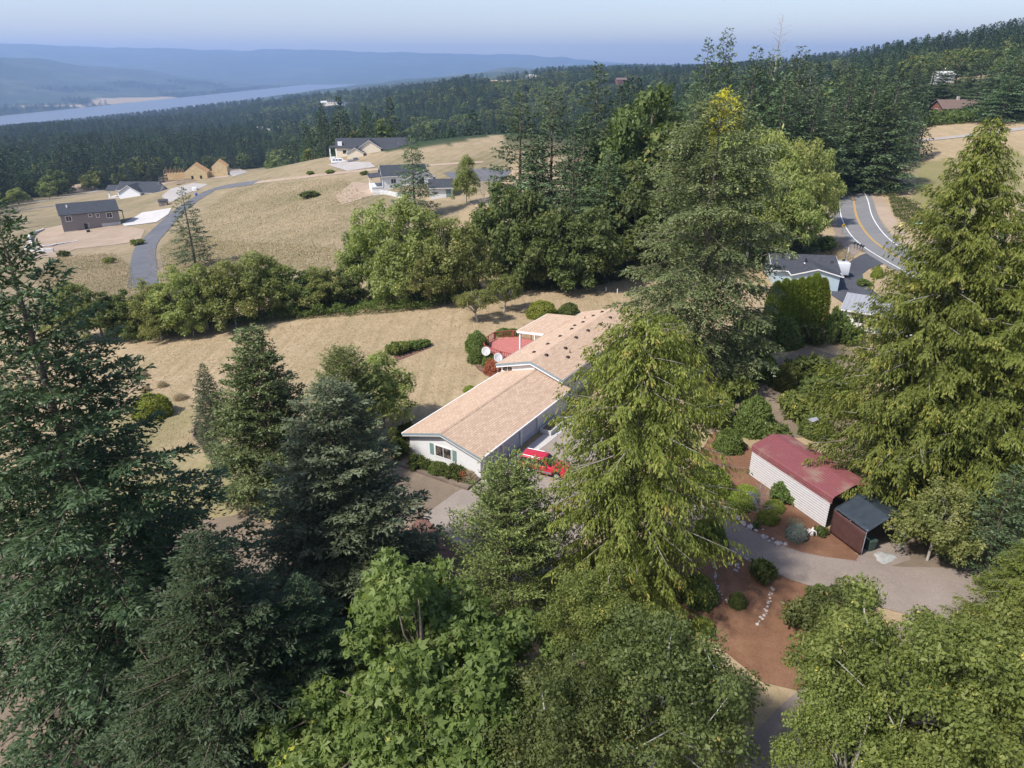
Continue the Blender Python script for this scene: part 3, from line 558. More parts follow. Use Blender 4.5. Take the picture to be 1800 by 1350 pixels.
def lap(name, c, pitch=.2, vertical=False, dirt=.1):
    n = Nodes(name); v = n.coord(); sx = n.new('ShaderNodeSeparateXYZ'); n.l(v, sx.inputs[0]); q = n.math('FRACT', n.math('DIVIDE', n.math('ADD', sx.outputs['X'], sx.outputs['Y']) if vertical else sx.outputs['Z'], pitch))
    f = n.noise(v, 1.2, 5); lo = tuple(x * (1 - dirt) for x in c)
    n.color(n.mix(n.ramp(q, [(.0, (.45,)*3), (.08, (0,)*3)]), n.ramp(f, [(.3, lo), (.7, c)]), tuple(x * .6 for x in c))); n.b.inputs['Roughness'].default_value = .6; n.bump(q, .35, .02); M[name] = n.mat
shingles('tan_shingles', (.47, .335, .235), (.6, .45, .325), (.35, .24, .17)); shingles('dark_shingles', (.05, .055, .065), (.08, .085, .098), (.035, .04, .048)); shingles('dark_shingles_cross', (.05, .055, .065), (.08, .085, .098), (.035, .04, .048), swap=True)
shingles('brown_shingles', (.16, .11, .09), (.2, .14, .12), (.12, .09, .07))
lap('white_siding', (.74, .74, .73)); lap('brown_siding', (.25, .222, .2), .2, dirt=.15); lap('white_board', (.78, .79, .8), .4, True, .05); lap('blue_siding', (.42, .52, .58)); lap('red_siding', (.22, .09, .06), .25)
lap('grey_door', (.52, .53, .6), .53); plain('slate_trim', (.22, .28, .31), .5); plain('white_trim', (.78, .78, .77), .5, .05); plain('soffit', (.6, .6, .58), .7, .05)
plain('sheathing', (.62, .48, .27), .8, .18, 1.5); plain('lumber', (.62, .40, .22), .8, .2, 2); plain('cream_siding', (.72, .63, .48), .8, .1, 1.2); plain('black_metal', (.03, .03, .035), .5); plain('dark_vent', (.045, .035, .03), .6)
plain('shutter_green', (.16, .25, .23), .6); plain('grey_metal', (.45, .46, .48), .4, .1, 2, .3); plain('dish_grey', (.58, .58, .57), .5, .08); plain('red_wood', (.30, .075, .06), .7, .2, 4); plain('red_deck', (.47, .17, .145), .7, .12, 2)
plain('tarp_brown', (.075, .035, .03), .6, .2, 2, bump=.4); plain('tarp_black', (.035, .045, .055), .45, .2, 2, bump=.4); plain('tarp_grey', (.34, .38, .42), .6, .15, 3, bump=.4); plain('bin_green', (.045, .075, .06), .45); plain('stone', (.42, .38, .35), .9, .35, 3, bump=.6); plain('white_stone', (.42, .38, .35), .9, .3, 3, bump=.6)
plain('tyre', (.02, .02, .02), .85); plain('rim_alloy', (.6, .6, .62), .3, .1, 4, .6); plain('foundation', (.55, .54, .52), .9, .12, 1); plain('sign_yellow', (.75, .45, .03), .5, .03); plain('sign_pale', (.75, .66, .3), .5, .05); plain('sign_green', (.02, .28, .14), .5, .03); plain('sign_back', (.55, .57, .6), .5, .08); plain('wood_post', (.2, .16, .12), .9, .25, 5); plain('blue_plastic', (.06, .15, .5), .4); plain('boulder_wall', (.5, .47, .45), .95, .3, .8, bump=.8)
n = Nodes('glass'); n.color((.02, .025, .03)); n.b.inputs['Roughness'].default_value = .06; n.b.inputs['Specular IOR Level'].default_value = .8; M['glass'] = n.mat
n = Nodes('curtain_glass'); n.color(n.ramp(n.noise(n.coord(), 2.2, 3), [(.42, (.03, .03, .032)), (.6, (.16, .13, .1))])); n.b.inputs['Roughness'].default_value = .08; M['curtain_glass'] = n.mat
n = Nodes('red_paint'); n.color((.50, .018, .04)); n.b.inputs['Roughness'].default_value = .25; n.b.inputs['Coat Weight'].default_value = .6; n.b.inputs['Coat Roughness'].default_value = .08; M['red_paint'] = n.mat
n = Nodes('white_paint'); n.color((.75, .76, .78)); n.b.inputs['Roughness'].default_value = .25; n.b.inputs['Coat Weight'].default_value = .5; M['white_paint'] = n.mat
plain('truck_grey', (.2, .21, .22), .4); plain('lamp_red', (.4, .02, .02), .3); plain('lamp_clear', (.7, .7, .7), .2)
def rusty(name, c, dirt, thr=.56):
    n = Nodes(name); v = n.coord(); f = n.noise(v, .35, 6, .7); g2 = n.noise(v, 2.5, 5)
    n.color(n.mix(n.ramp(f, [(thr, (0,)*3), (thr + .14, (.8,)*3)]), n.ramp(g2, [(.3, tuple(x*.88 for x in c)), (.7, c)]), dirt)); n.b.inputs['Roughness'].default_value = .45; n.b.inputs['Metallic'].default_value = .0; M[name] = n.mat
rusty('red_steel', (.2, .062, .064), (.23, .165, .12), .5); rusty('white_steel', (.5, .475, .46), (.4, .37, .35), .62); rusty('grey_steel', (.30, .31, .335), (.4, .3, .24), .68)

def gable(root, x0, x1, y0, y1, z0, ze, rise, ov, wall, roof, axis='x', th=.13, names=('wall', 'roof'), trim=None, ov_end=None):
    a0, a1, b0, b1 = (x0, x1, y0, y1) if axis == 'x' else (y0, y1, x0, x1); oe = ov if ov_end is None else ov_end
    bm_ = (b0 + b1) / 2; sl = rise / ((b1 - b0) / 2)
    MB().prism([(b0, z0), (b1, z0), (b1, ze), (bm_, ze + rise), (b0, ze)], a0, a1, axis).build(names[0], M[wall], root)
    e = .004; low = [(b0 - ov, ze - ov*sl + e), (bm_, ze + rise + e), (b1 + ov, ze - ov*sl + e)]
    r = MB().prism(low + [(p, q + th) for p, q in low[::-1]], a0 - oe, a1 + oe, axis).build(names[1], M[roof], root)
    if trim:
        for a in (a0 - oe - .03, a1 + oe + .004):
            MB().prism([(p, q - .06) for p, q in low] + [(p, q + th - .02) for p, q in low[::-1]], a, a + .026, axis).build('rake_board', M[trim], r)
        for p, d in ((b0 - ov, -1), (b1 + ov, 1)):
            q = ze - ov*sl; lo, hi = sorted((p + d*.004, p + d*.11)); m = MB()
            m.box(a0 - oe, a1 + oe, lo, hi, q - .03, q + .1) if axis == 'x' else m.box(lo, hi, a0 - oe, a1 + oe, q - .03, q + .1)
            m.build('gutter', M[trim], r)
    return r
def window(root, face, c, a, z, w, h, frame='white_trim', pane='glass', fw=.09, mull=1, d=.04):
    """face 'x' or 'y' with sign: the wall's outer plane at coordinate c; a is the centre along the wall"""
    s = 1 if face[1] == '+' else -1; m = MB(); p = MB()
    def bx(mb, a0, a1, z0, z1, d0, d1):
        lo, hi = sorted((c + s*d0, c + s*d1))
        mb.box(lo, hi, a0, a1, z0, z1) if face[0] == 'x' else mb.box(a0, a1, lo, hi, z0, z1)
    for a0, a1, z0, z1 in ((a-w/2-fw, a-w/2, z-h/2-fw, z+h/2+fw), (a+w/2, a+w/2+fw, z-h/2-fw, z+h/2+fw), (a-w/2, a+w/2, z+h/2, z+h/2+fw), (a-w/2, a+w/2, z-h/2-fw, z-h/2)): bx(m, a0, a1, z0, z1, .003, d)
    for k in range(mull): q = a - w/2 + w * (k+1) / (mull+1); bx(m, q-.025, q+.025, z-h/2, z+h/2, .003, d*.9)
    bx(p, a-w/2, a+w/2, z-h/2, z+h/2, .003, d*.4)
    o = m.build('window', M[frame], root); p.build('pane', M[pane], o); return o
def slab(root, name, face, c, a0, a1, z0, z1, mat, d=.04, d0=.003):
    s = 1 if face[1] == '+' else -1; lo, hi = sorted((c + s*d0, c + s*d)); m = MB()
    m.box(lo, hi, a0, a1, z0, z1) if face[0] == 'x' else m.box(a0, a1, lo, hi, z0, z1)
    return m.build(name, M[mat], root)
def frame(A, B):
    a, b = gp(*A), gp(*B); return a, math.atan2(b.y - a.y, b.x - a.x), math.hypot(b.x - a.x, b.y - a.y)

# ------------------------------------------------------------------ the ranch house with its garage
TH0 = math.radians(58.19); P0 = Vector((-2.813, 54.222, 0))
RH = thing('ranch_house', 'long white ranch house with tan shingle roof and three-door garage wing', 'house', P0, TH0)
w = MB(); w.prism([(0, 0), (8.05, 0), (8.05, 2.5), (4.03, 3.62), (0, 2.5)], 0, .16, 'x'); w.box(.16, 16.6, 7.9, 8.05, 0, 2.5); w.box(16.44, 16.6, .16, 7.9, 0, 2.5)
for a, b in ((.16, .68), (3.5, 3.86), (6.78, 7.25), (10.05, 16.6)): w.box(a, b, 0, .16, 0, 2.5)
for a, b in ((.68, 3.5), (3.86, 6.78), (7.25, 10.05)): w.box(a, b, 0, .16, 2.25, 2.5)
w.box(.16, 16.4, .16, 7.9, -.1, -.02); w.build('garage_wall', M['white_siding'], RH)
for a, b in ((.68, 3.5), (3.86, 6.78), (7.25, 10.05)):
    d = MB()
    for k in range(4): d.box(a + .01, b - .01, .09, .135, .02 + k*.556, .555 + k*.556)
    d.build('garage_door', M['grey_door'], RH)
    slab(RH, 'door_post', 'y-', 0, b, b + .09, 0, 2.3, 'slate_trim', .03)
GR = MB(); low = [(-.42, 2.383), (4.03, 3.624), (8.47, 2.383)]
GR = GR.prism(low + [(p, q + .13) for p, q in low[::-1]], -.48, 16.6, 'x').build('garage_roof', M['tan_shingles'], RH)
MB().prism([(p, q - .1) for p, q in low] + [(p, q + .1) for p, q in low[::-1]], -.53, -.484, 'x').build('rake_board', M['slate_trim'], GR)
MB().prism([(p, q - .2) for p, q in low] + [(p, q - .1) for p, q in low[::-1]], -.51, -.47, 'x').build('fascia', M['white_trim'], GR)
for p in (-.54, 8.474): MB().box(-.5, 16.25, p, p + .115, 2.36, 2.5).build('gutter', M['white_trim'], GR)
MB().prism([(3.85, 3.7), (4.03, 3.775), (4.21, 3.7), (4.21, 3.74), (4.03, 3.8), (3.85, 3.74)], -.48, 16.55, 'x').build('ridge_cap', M['tan_shingles'], GR)
window(RH, 'x-', 0, 4.1, 1.5, 1.75, 1.05, pane='curtain_glass')
for a in (2.62, 5.22): slab(RH, 'shutter', 'x-', 0, a, a + .42, .93, 2.08, 'shutter_green', .035)
for x in (3.68, 7.0, 10.3, 15.2): MB().prism([(-.03, 2.0), (-.2, 2.02), (-.2, 2.24), (-.03, 2.28)], x - .09, x + .09, 'x').build('wall_lamp', M['black_metal'], RH)
HX0, HX1, HY0, HY1, HYR, HZE, HZR = 16.62, 37.3, .9, 8.45, 4.5, 3.45, 4.6
MB().prism([(HY0, 0), (HY1, 0), (HY1, HZE), (HYR, HZR), (HY0, HZE)], HX0 + .02, HX1, 'x').build('house_wall', M['white_siding'], RH)
sl = (HZR - HZE) / (HYR - HY0); low = [(HY0 - .45, HZE - .45*sl + .004), (HYR, HZR + .004), (HY1 + .45, HZE - .45*sl + .004)]
HR = MB().prism(low + [(p, q + .13) for p, q in low[::-1]], HX0 - .3, HX1 + .4, 'x').build('house_roof', M['tan_shingles'], RH)
MB().prism([(p, q - .14) for p, q in low] + [(p, q + .11) for p, q in low[::-1]], HX0 - .35, HX0 - .304, 'x').build('rake_board', M['slate_trim'], HR)
MB().prism([(p, q - .3) for p, q in low] + [(p, q - .14) for p, q in low[::-1]], HX0 - .33, HX0 - .3, 'x').build('fascia', M['white_trim'], HR)
for p in (HY0 - .57, HY1 + .454): MB().box(HX0 - .3, HX1 + .4, p, p + .115, 3.26, 3.4).build('gutter', M['slate_trim'], HR)
hz = lambda y: HZR + .134 - sl * abs(y - HYR)
for x, y in ((19.6, 5.9), (19.0, 4.0), (22.6, 5.8), (22.4, 3.4), (25.6, 5.8), (25.8, 3.8), (28.6, 5.8), (28.8, 3.7), (31.5, 5.7), (31.8, 3.5), (34.4, 5.7), (34.8, 3.5), (36, 5.2), (20.9, 2.3), (30.2, 6.2)):
    MB().hexa([(x-.2, y-.2, hz(y-.2)-.03), (x+.2, y-.2, hz(y-.2)-.03), (x+.2, y+.2, hz(y+.2)-.03), (x-.2, y+.2, hz(y+.2)-.03), (x-.16, y-.14, hz(y)+.16), (x+.16, y-.14, hz(y)+.16), (x+.16, y+.14, hz(y)+.17), (x-.16, y+.14, hz(y)+.17)]).build('roof_vent', M['dark_vent'], HR)
for x, y in ((33.4, 6.4), (22.0, 2.6)): MB().tube([(x, y, hz(y) - .1), (x, y, hz(y) + .35)], .06, 8).build('vent_pipe', M['dark_vent'], HR)
window(RH, 'x-', HX0 + .02, 7.6, 3.0, 1.2, .65, pane='curtain_glass')
for x in (19.5, 22.3): window(RH, 'y+', HY1, x, 2.2, 1.6, 1.1)
for x in (20.5, 25, 30, 35): window(RH, 'y-', HY0, x, 2.2, 1.6, 1.1)
# patio cover over the deck
PR = MB(); PR.prism([(HY1 + .1, 3.42), (12.9, 3.0), (12.9, 3.15), (HY1 + .1, 3.57)], 27.4, 35.4, 'x'); PR = PR.build('patio_roof', M['tan_shingles'], RH)
MB().prism([(HY1 + .6, 3.2), (12.93, 2.86), (12.93, 3.1), (HY1 + .6, 3.5)], 27.34, 27.396, 'x').build('fascia', M['white_trim'], PR)
MB().box(27.4, 35.4, 12.904, 13.02, 2.99, 3.12).build('gutter', M['white_trim'], PR)
for x in (27.6, 31.4, 35.2): MB().box(x - .09, x + .09, 12.5, 12.68, 0, 3.0).build('post', M['white_trim'], RH)
slab(RH, 'patio_door', 'y+', HY1, 28.4, 30.8, .9, 3.0, 'glass', .05)
# deck
DK = thing('deck', 'red painted raised deck with baluster railing behind the ranch house', 'deck', P0, TH0)
dp = [(24.2, 8.6), (24.0, 13.2), (24.6, 16.0), (26.2, 17.5), (29.4, 17.7), (31.2, 16.0), (31.6, 13.2), (31.6, 8.6)]
MB().prism(dp, .28, .42, 'z').build('joist_frame', M['red_wood'], DK)
ys = np.arange(8.6, 17.7, .145)
for j, y in enumerate(ys):                      # deck boards, each cut to the outline
    xs_ = []
    for i in range(len(dp)):
        (xa, ya), (xb, yb) = dp[i], dp[(i + 1) % len(dp)]; yc = y + .07
        if (ya > yc) != (yb > yc): xs_.append(xa + (xb - xa) * (yc - ya) / (yb - ya))
    if len(xs_) == 2: MB().box(min(xs_), max(xs_), y, y + .137, .424, .455).build('board', M['red_deck'], DK)
rl = dp + [dp[0]]
for i in range(len(dp)):
    a, b = Vector(dp[i]), Vector(dp[(i + 1) % len(dp)])
    if i == len(dp) - 1: continue
    if i == 6: b = Vector((31.6, 13.1))
    d = b - a; Ln = d.length
    if Ln < .3: continue
    u_ = d / Ln; nv = Vector((-u_.y, u_.x)); r_ = MB()
    def bar(m, s0, s1, wd, z0, z1):
        p = [a + u_*s0 - nv*wd, a + u_*s1 - nv*wd, a + u_*s1 + nv*wd, a + u_*s0 + nv*wd]; m.hexa([(q.x, q.y, z0) for q in p] + [(q.x, q.y, z1) for q in p])
    bar(r_, .05, Ln - .05, .07, 1.38, 1.43); o = r_.build('handrail', M['red_wood'], DK); r_ = MB(); bar(r_, .05, Ln - .05, .03, .56, .62); r_.build('bottom_rail', M['red_wood'], DK)
    for k in range(max(2, int(Ln / 1.6) + 1)): m = MB(); q = .05 + (Ln - .15) * k / max(1, int(Ln / 1.6)); bar(m, q, q + .1, .05, .3, 1.376); m.build('post', M['red_wood'], DK)
    for k in range(int(Ln / .3)): m = MB(); q = .18 + k * .3; bar(m, q, q + .05, .02, .624, 1.376); m.build('baluster', M['red_wood'], DK)
for x, y in ((24.6, 11.0), (24.4, 13.3)): pass
def dish(u, v, zc, label, az):
    P = gz(u, v, zc); zc -= .1; t = thing('satellite_dish', label, 'satellite dish', (P.x, P.y, 0), az); g_ = MB(); n_, m_ = 20, 5
    vs = [(0, 0, 0)]
    for i in range(1, m_ + 1):
        r = .54 * i / m_
        for j in range(n_): q = 6.28318*j/n_; vs.append((r*math.cos(q), r*math.sin(q)*1.05, .45*r*r))
    fs = [(0, 1+(j+1) % n_, 1+j) for j in range(n_)] + [(1+(i-1)*n_+j, 1+(i-1)*n_+(j+1) % n_, 1+i*n_+(j+1) % n_, 1+i*n_+j) for i in range(1, m_) for j in range(n_)]
    rot = Matrix.Rotation(math.radians(-55), 3, 'X'); g_.add([tuple(rot @ Vector(v_) + Vector((0, .1, zc))) for v_ in vs], fs); o = g_.build('reflector', M['dish_grey'], t, True)
    so = o.modifiers.new('thick', 'SOLIDIFY'); so.thickness = .02
    MB().tube([(0, 0, -.1), (0, 0, zc - .15), (0, .06, zc)], .035, 8).build('mast', M['grey_metal'], t); MB().tube([(0, .1, zc - .25), (0, .5, zc - .15), (0, .62, zc + .1)], [.02, .02, .045], 6).build('feed_arm', M['grey_metal'], t)
e1 = Vector((math.cos(TH0), math.sin(TH0), 0)); e2 = Vector((-math.sin(TH0), math.cos(TH0), 0))
LOC = lambda s, t, z=0.: P0 + e1*s + e2*t + Vector((0, 0, z))
dish(854, 616, 2.1, 'pale grey satellite dish on a mast over the clipped hedge by the deck', 3.3); dish(875, 627, 2.5, 'pale grey satellite dish on a mast at the ranch house eave corner', 3.5)
pb = thing('planter_box', 'low grey planter box against the garage wall beside the parking court', 'planter', LOC(10.3, -1.5, .04), TH0); pw = MB(); pw.box(0, 3.6, 0, .12, 0, .5); pw.box(0, 3.6, 1.18, 1.3, 0, .5); pw.box(0, .12, .12, 1.18, 0, .5); pw.box(3.48, 3.6, .12, 1.18, 0, .5); pw.build('box_side', M['foundation'], pb); MB().box(.12, 3.48, .12, 1.18, .3, .4).build('soil_fill', M['dirt_and_shade'], pb)
# timber edged flower bed under the gable window
fb = thing('flower_bed', 'timber edged flower bed under the garage gable window', 'flower bed', LOC(0, 0), TH0)
MB().box(-2.0, -.05, 0.1, 8.6, -.05, .12).build('soil_fill', M['dirt_and_shade'], fb)
for x0, x1, y0, y1 in ((-2.2, -2.0, -.1, 2.7), (-2.2, -2.0, 2.72, 5.6), (-2.2, -2.0, 5.62, 8.8), (-1.98, -.1, -.1, .08), (-1.98, -.1, 8.62, 8.8)): MB().box(x0, x1, y0, y1, -.05, .2).build('timber', M['timber'], fb)

# ------------------------------------------------------------------ carport, canopy and what stands by them
sa = Vector((21.51, 54.99, 0)); sb = Vector((25.14, 46.8, 0)); sd_ = (sb - sa); SL = sd_.length; SA = math.atan2(sd_.y, sd_.x)
CPT = thing('carport', 'tall white ribbed steel carport with faded red metal roof', 'carport', sa, SA)
WD = 4.4
def ribbed(pts, amp=.03, pitch=.22):
    out = []; pts = [Vector(p) for p in pts]; acc = 0
    for i in range(len(pts) - 1):
        a, b = pts[i], pts[i+1]; d = b - a; L_ = d.length; d /= L_; nr_ = Vector((-d.y, d.x)); s = 0
        while s < L_:
            f = ((acc + s) % pitch) / pitch; out.append(a + d*s + nr_ * (amp if .15 < f < .55 else 0)); s += pitch / 6
        acc += L_
    return out + [pts[-1]]
def sheet(name, pts, x0, x1, mat, parent, th=.012):
    pts = list(pts); bm = MB(); n_ = len(pts)
    for x in (x0, x1): bm.v += [(x, p.x, p.y) for p in pts]
    bm.f = [(i, i+1, n_+i+1, n_+i) for i in range(n_-1)]; bm.m = [0] * len(bm.f); o = bm.build(name, M[mat], parent); so = o.modifiers.new('thick', 'SOLIDIFY'); so.thickness = th; return o
# local: x along the shed, y = left of travel, i.e. towards the cedar
sheet('wall_panel', ribbed([(0, .05), (0, 2.45)]), 0, SL, 'white_steel', CPT); sheet('wall_panel', ribbed([(WD, .05), (WD, 2.5)], -.03), 0, SL, 'white_steel', CPT)
MB().prism([(.04, .05), (WD - .04, .05), (WD - .04, 2.8), (WD/2, 3.5), (.04, 2.8)], .02, .05, 'x').build('end_wall', M['white_steel'], CPT)
rf = [(-.03, 2.4), (-.03, 2.84), (.04, 2.98), (.16, 3.07), (WD/2, 3.62), (WD - .16, 3.07), (WD - .04, 2.98), (WD + .03, 2.84), (WD + .03, 2.4)]
sheet('roof', ribbed(rf), -.15, SL + .15, 'red_steel', CPT)
for x in (.2, SL*.33, SL*.66, SL - .1):
    MB().tube([(x, .06, 0), (x, .06, 2.8), (x, WD/2, 3.5), (x, WD - .06, 2.8), (x, WD - .06, 0)], .03, 6).build('frame_hoop', M['grey_metal'], CPT)
ca = Vector((25.35, 46.3, 0)); cb = Vector((26.46, 43.35, 0)); d_ = cb - ca; CLn = d_.length
CN = thing('canopy_shelter', 'dark tarpaulin canopy shelter with brown side wall joined to the carport', 'canopy', ca, math.atan2(d_.y, d_.x)); CW = 4.4
for x in (.03, CLn*.5, CLn): MB().tube([(x, 0, 0), (x, 0, 2.15), (x, CW/2, 3.0), (x, CW, 2.15), (x, CW, 0)], .03, 6).build('frame_hoop', M['grey_metal'], CN)
def tarp(name, fn, nu, nv, mat, seed):
    g = np.random.default_rng(seed); bm = MB()
    for i in range(nu + 1):
        for j in range(nv + 1): p = Vector(fn(i/nu, j/nv)); bm.v.append(tuple(p + Vector(g.normal(0, .015, 3))))
    bm.f = [(i*(nv+1)+j, (i+1)*(nv+1)+j, (i+1)*(nv+1)+j+1, i*(nv+1)+j+1) for i in range(nu) for j in range(nv)]; bm.m = [0]*len(bm.f); o = bm.build(name, M[mat], CN, True); so = o.modifiers.new('thick', 'SOLIDIFY'); so.thickness = .01
tarp('side_tarp', lambda a, b: (-.05 + a*(CLn + .05), -.05, .02 + b*2.15), 10, 8, 'tarp_brown', 1)
tarp('roof_tarp', lambda a, b: (-.05 + a*(CLn + .12), -.06 + b*(CW/2 + .06), 2.27 + b*.85 - .06*math.sin(3.14*b)*math.sin(9*a)**2), 14, 8, 'tarp_black', 2)
tarp('roof_tarp', lambda a, b: (-.05 + a*(CLn + .12), CW + .06 - b*(CW/2 + .06), 2.27 + b*.85 - .05*math.sin(3.14*b)*math.sin(9*a)**2), 14, 8, 'tarp_black', 3)
tarp('side_tarp', lambda a, b: (a*CLn, CW + .05, .3 + b*1.85), 10, 8, 'tarp_grey', 4)
tarp('back_tarp', lambda a, b: (.0, .1 + a*(CW - .2), .05 + b*2.1), 8, 8, 'tarp_black', 5)
q = gp(1527, 966); t = thing('wheelie_bin', 'dark green bin just inside the canopy shelter mouth', 'bin', q, .3)
MB().hexa([(-.25, -.25, .05), (.25, -.25, .05), (.25, .25, .05), (-.25, .25, .05), (-.33, -.33, .95), (.33, -.33, .95), (.33, .33, .95), (-.33, .33, .95)]).build('body', M['bin_green'], t)
MB().hexa([(-.36, -.36, .955), (.36, -.36, .955), (.36, .36, .955), (-.36, .36, .955), (-.3, -.3, 1.06), (.3, -.3, 1.06), (.3, .3, 1.06), (-.3, .3, 1.06)]).build('lid', M['bin_green'], t)
for s in (-1, 1): m = MB(); m.tube([(s*.3 - .03, .3, .1), (s*.3 + .03, .3, .1)], .1, 10); m.build('wheel', M['tyre'], t)
def heap(name, label, cat, P, rx, ry, h, mat, seed, rz=0, kind=None):
    g = np.random.default_rng(seed); bm = MB(); nr_, na_ = 9, 26
    for i in range(nr_ + 1):
        r = i / nr_
        for j in range(na_):
            a = 6.28318*j/na_; k = 1 + .14*math.sin(a*3 + seed) + .07*math.sin(a*7 + seed*2); zz = h * (1 - r*r) ** 1.3 * (1 + .1*g.normal()) - (.12 if i == nr_ else 0); bm.v.append((rx*r*k*math.cos(a), ry*r*k*math.sin(a), zz))
    bm.f = [(i*na_+j, i*na_+(j+1) % na_, (i+1)*na_+(j+1) % na_, (i+1)*na_+j) for i in range(nr_) for j in range(na_)]; bm.m = [0]*len(bm.f)
    o = bm.build(name, M[mat], None, True); o.location = P; o.rotation_euler.z = rz; return tag(o, label, cat)
heap('gravel_pile', 'low pale grey gravel pile in front of the canopy shelter', 'gravel pile', gp(1555, 980), 1.0, .75, .22, 'pebbles', 3, .5)
heap('sand_bag', 'pale grey sack lying beside the canopy shelter post', 'sack', gp(1583, 960), .42, .26, .2, 'white_stone', 5, .8)
# bird house on a post
q = gp(1423, 770); t = thing('bird_house', 'small weathered bird house on a post behind the red carport', 'bird house', q, .4)
MB().tube([(0, 0, -.2), (0, 0, 1.75)], .06, 6).build('post', M['wood_post'], t); MB().box(-.28, .28, -.2, .2, 1.75, 2.05).build('box_body', M['wood_post'], t)
MB().prism([(-.34, 2.03), (.34, 2.03), (0, 2.3)], -.42, .42, 'x').build('roof', M['grey_metal'], t)

# ------------------------------------------------------------------ vehicles
def wheel(root, x, y, r, w, s):
    m = MB(); n_ = 20
    prof = [(-w/2, r*.62), (-w/2, r*.92), (-w*.35, r), (w*.35, r), (w/2, r*.92), (w/2, r*.62)]; vs = []
    for j in range(n_):
        a = 6.28318*j/n_
        for yy, rr_ in prof: vs.append((x + rr_*math.cos(a), y + yy, r + rr_*math.sin(a)))
    k = len(prof); m.add(vs, [(j*k+i, j*k+(i+1) % k, ((j+1) % n_)*k+(i+1) % k, ((j+1) % n_)*k+i) for j in range(n_) for i in range(k)])
    o = m.build('wheel', M['tyre'], root); c = MB(); yo = y + s*w*.28
    c.tube([(x, y - w*.3, r), (x, y + w*.3, r)], r*.63, 16); 
    for j in range(5): a = 1.2566*j; c.hexa([(x + r*.1*math.cos(a+1.57), yo, r + r*.1*math.sin(a+1.57)), (x + r*.1*math.cos(a-1.57), yo, r + r*.1*math.sin(a-1.57)), (x + r*.6*math.cos(a-.15), yo, r + r*.6*math.sin(a-.15)), (x + r*.6*math.cos(a+.15), yo, r + r*.6*math.sin(a+.15))] + [(x + r*.1*math.cos(a+1.57), yo + s*.04, r + r*.1*math.sin(a+1.57)), (x + r*.1*math.cos(a-1.57), yo + s*.04, r + r*.1*math.sin(a-1.57)), (x + r*.6*math.cos(a-.15), yo + s*.04, r + r*.6*math.sin(a-.15)), (x + r*.6*math.cos(a+.15), yo + s*.04, r + r*.6*math.sin(a+.15))])
    c.build('rim', M['rim_alloy'], o)
def bevelled(mb, name, mat, root, wd=.05, seg=3):
    o = mb.build(name, M[mat] if isinstance(mat, str) else mat, root, True); b = o.modifiers.new('bevel', 'BEVEL'); b.width = wd; b.segments = seg; b.limit_method = 'ANGLE'; b.angle_limit = .5; return o
qa = Vector((1.40, 55.19, 0)); qb = Vector((4.33, 53.94, 0)); hd_ = (qb - qa).normalized()
SV = thing('parked_suv', 'red sport utility vehicle with roof rails parked outside the garage', 'car', qa + Vector((-hd_.y, hd_.x, 0)) * .82 + Vector((0, 0, .025)), math.atan2(hd_.y, hd_.x))
# local: x forward from the rear axle, y left, side facing the camera is y = -0.88
HWD = .88
bp = [(-.95, .42), (-.98, .72), (-.93, 1.08), (2.1, 1.08), (2.25, 1.06), (3.42, .98), (3.58, .86), (3.62, .5), (3.5, .36), (3.24, .36), (3.2, .56), (3.02, .76), (2.8, .82), (2.56, .76), (2.4, .56), (2.36, .34), (.44, .34), (.4, .56), (.24, .76), (0, .82), (-.24, .76), (-.4, .56), (-.44, .4)]
bevelled(MB().prism(bp, -HWD, HWD, 'y'), 'body', 'red_paint', SV, .05)
def cab(x0, x1, x2, x3, z0, z1, w0, w1):
    return [(x0, -w0, z0), (x1, -w0, z0), (x1, w0, z0), (x0, w0, z0), (x2, -w1, z1), (x3, -w1, z1), (x3, w1, z1), (x2, w1, z1)]
bevelled(MB().hexa(cab(-.9, 2.16, -.72, 1.42, 1.06, 1.68, HWD - .03, HWD - .17)), 'cabin', 'red_paint', SV, .06)
def side_glass(xa, xb, xc, xd, s):
    z0, z1 = 1.12, 1.58; f = lambda z: (HWD - .03) - .14 * (z - 1.06) / .62 + .006
    y0, y1 = f(z0) * s, f(z1) * s; o = .012 * s
    MB().hexa([(xa, y0, z0), (xb, y0, z0), (xb, y0 + o, z0), (xa, y0 + o, z0), (xc, y1, z1), (xd, y1, z1), (xd, y1 + o, z1), (xc, y1 + o, z1)]).build('side_window', M['glass'], SV)
for s in (-1, 1):
    side_glass(-.78, -.08, -.66, -.08, s); side_glass(.05, .86, .05, .86, s); side_glass(.95, 1.93, .95, 1.42, s)
    wheel(SV, 0, s*.76, .36, .24, s); wheel(SV, 2.8, s*.76, .36, .24, s)
    MB().tube([(-.55, s*.62, 1.74), (1.1, s*.62, 1.74)], .025, 6).build('roof_rail', M['grey_metal'], SV)
    for x in (-.5, 1.0): MB().box(x - .03, x + .03, s*.62 - .03, s*.62 + .03, 1.66, 1.74).build('rail_foot', M['black_metal'], SV)
    MB().box(3.5, 3.6, s*.7 - .16, s*.7 + .16, .68, .84).build('headlight', M['lamp_clear'], SV); MB().box(-1.0, -.94, s*.78 - .08, s*.78 + .08, .78, 1.06).build('tail_light', M['lamp_red'], SV)
    bevelled(MB().box(1.72, 1.86, s*1.0 - .09, s*1.0 + .09, 1.08, 1.22), 'mirror', 'red_paint', SV, .03); MB().tube([(1.8, s*.82, 1.1), (1.8, s*.94, 1.13)], .03, 5).build('mirror_arm', M['black_metal'], SV)
    MB().box(.48, 2.32, s*(HWD + .003), s*(HWD + .025), .46, .6).build('side_trim', M['truck_grey'], SV)
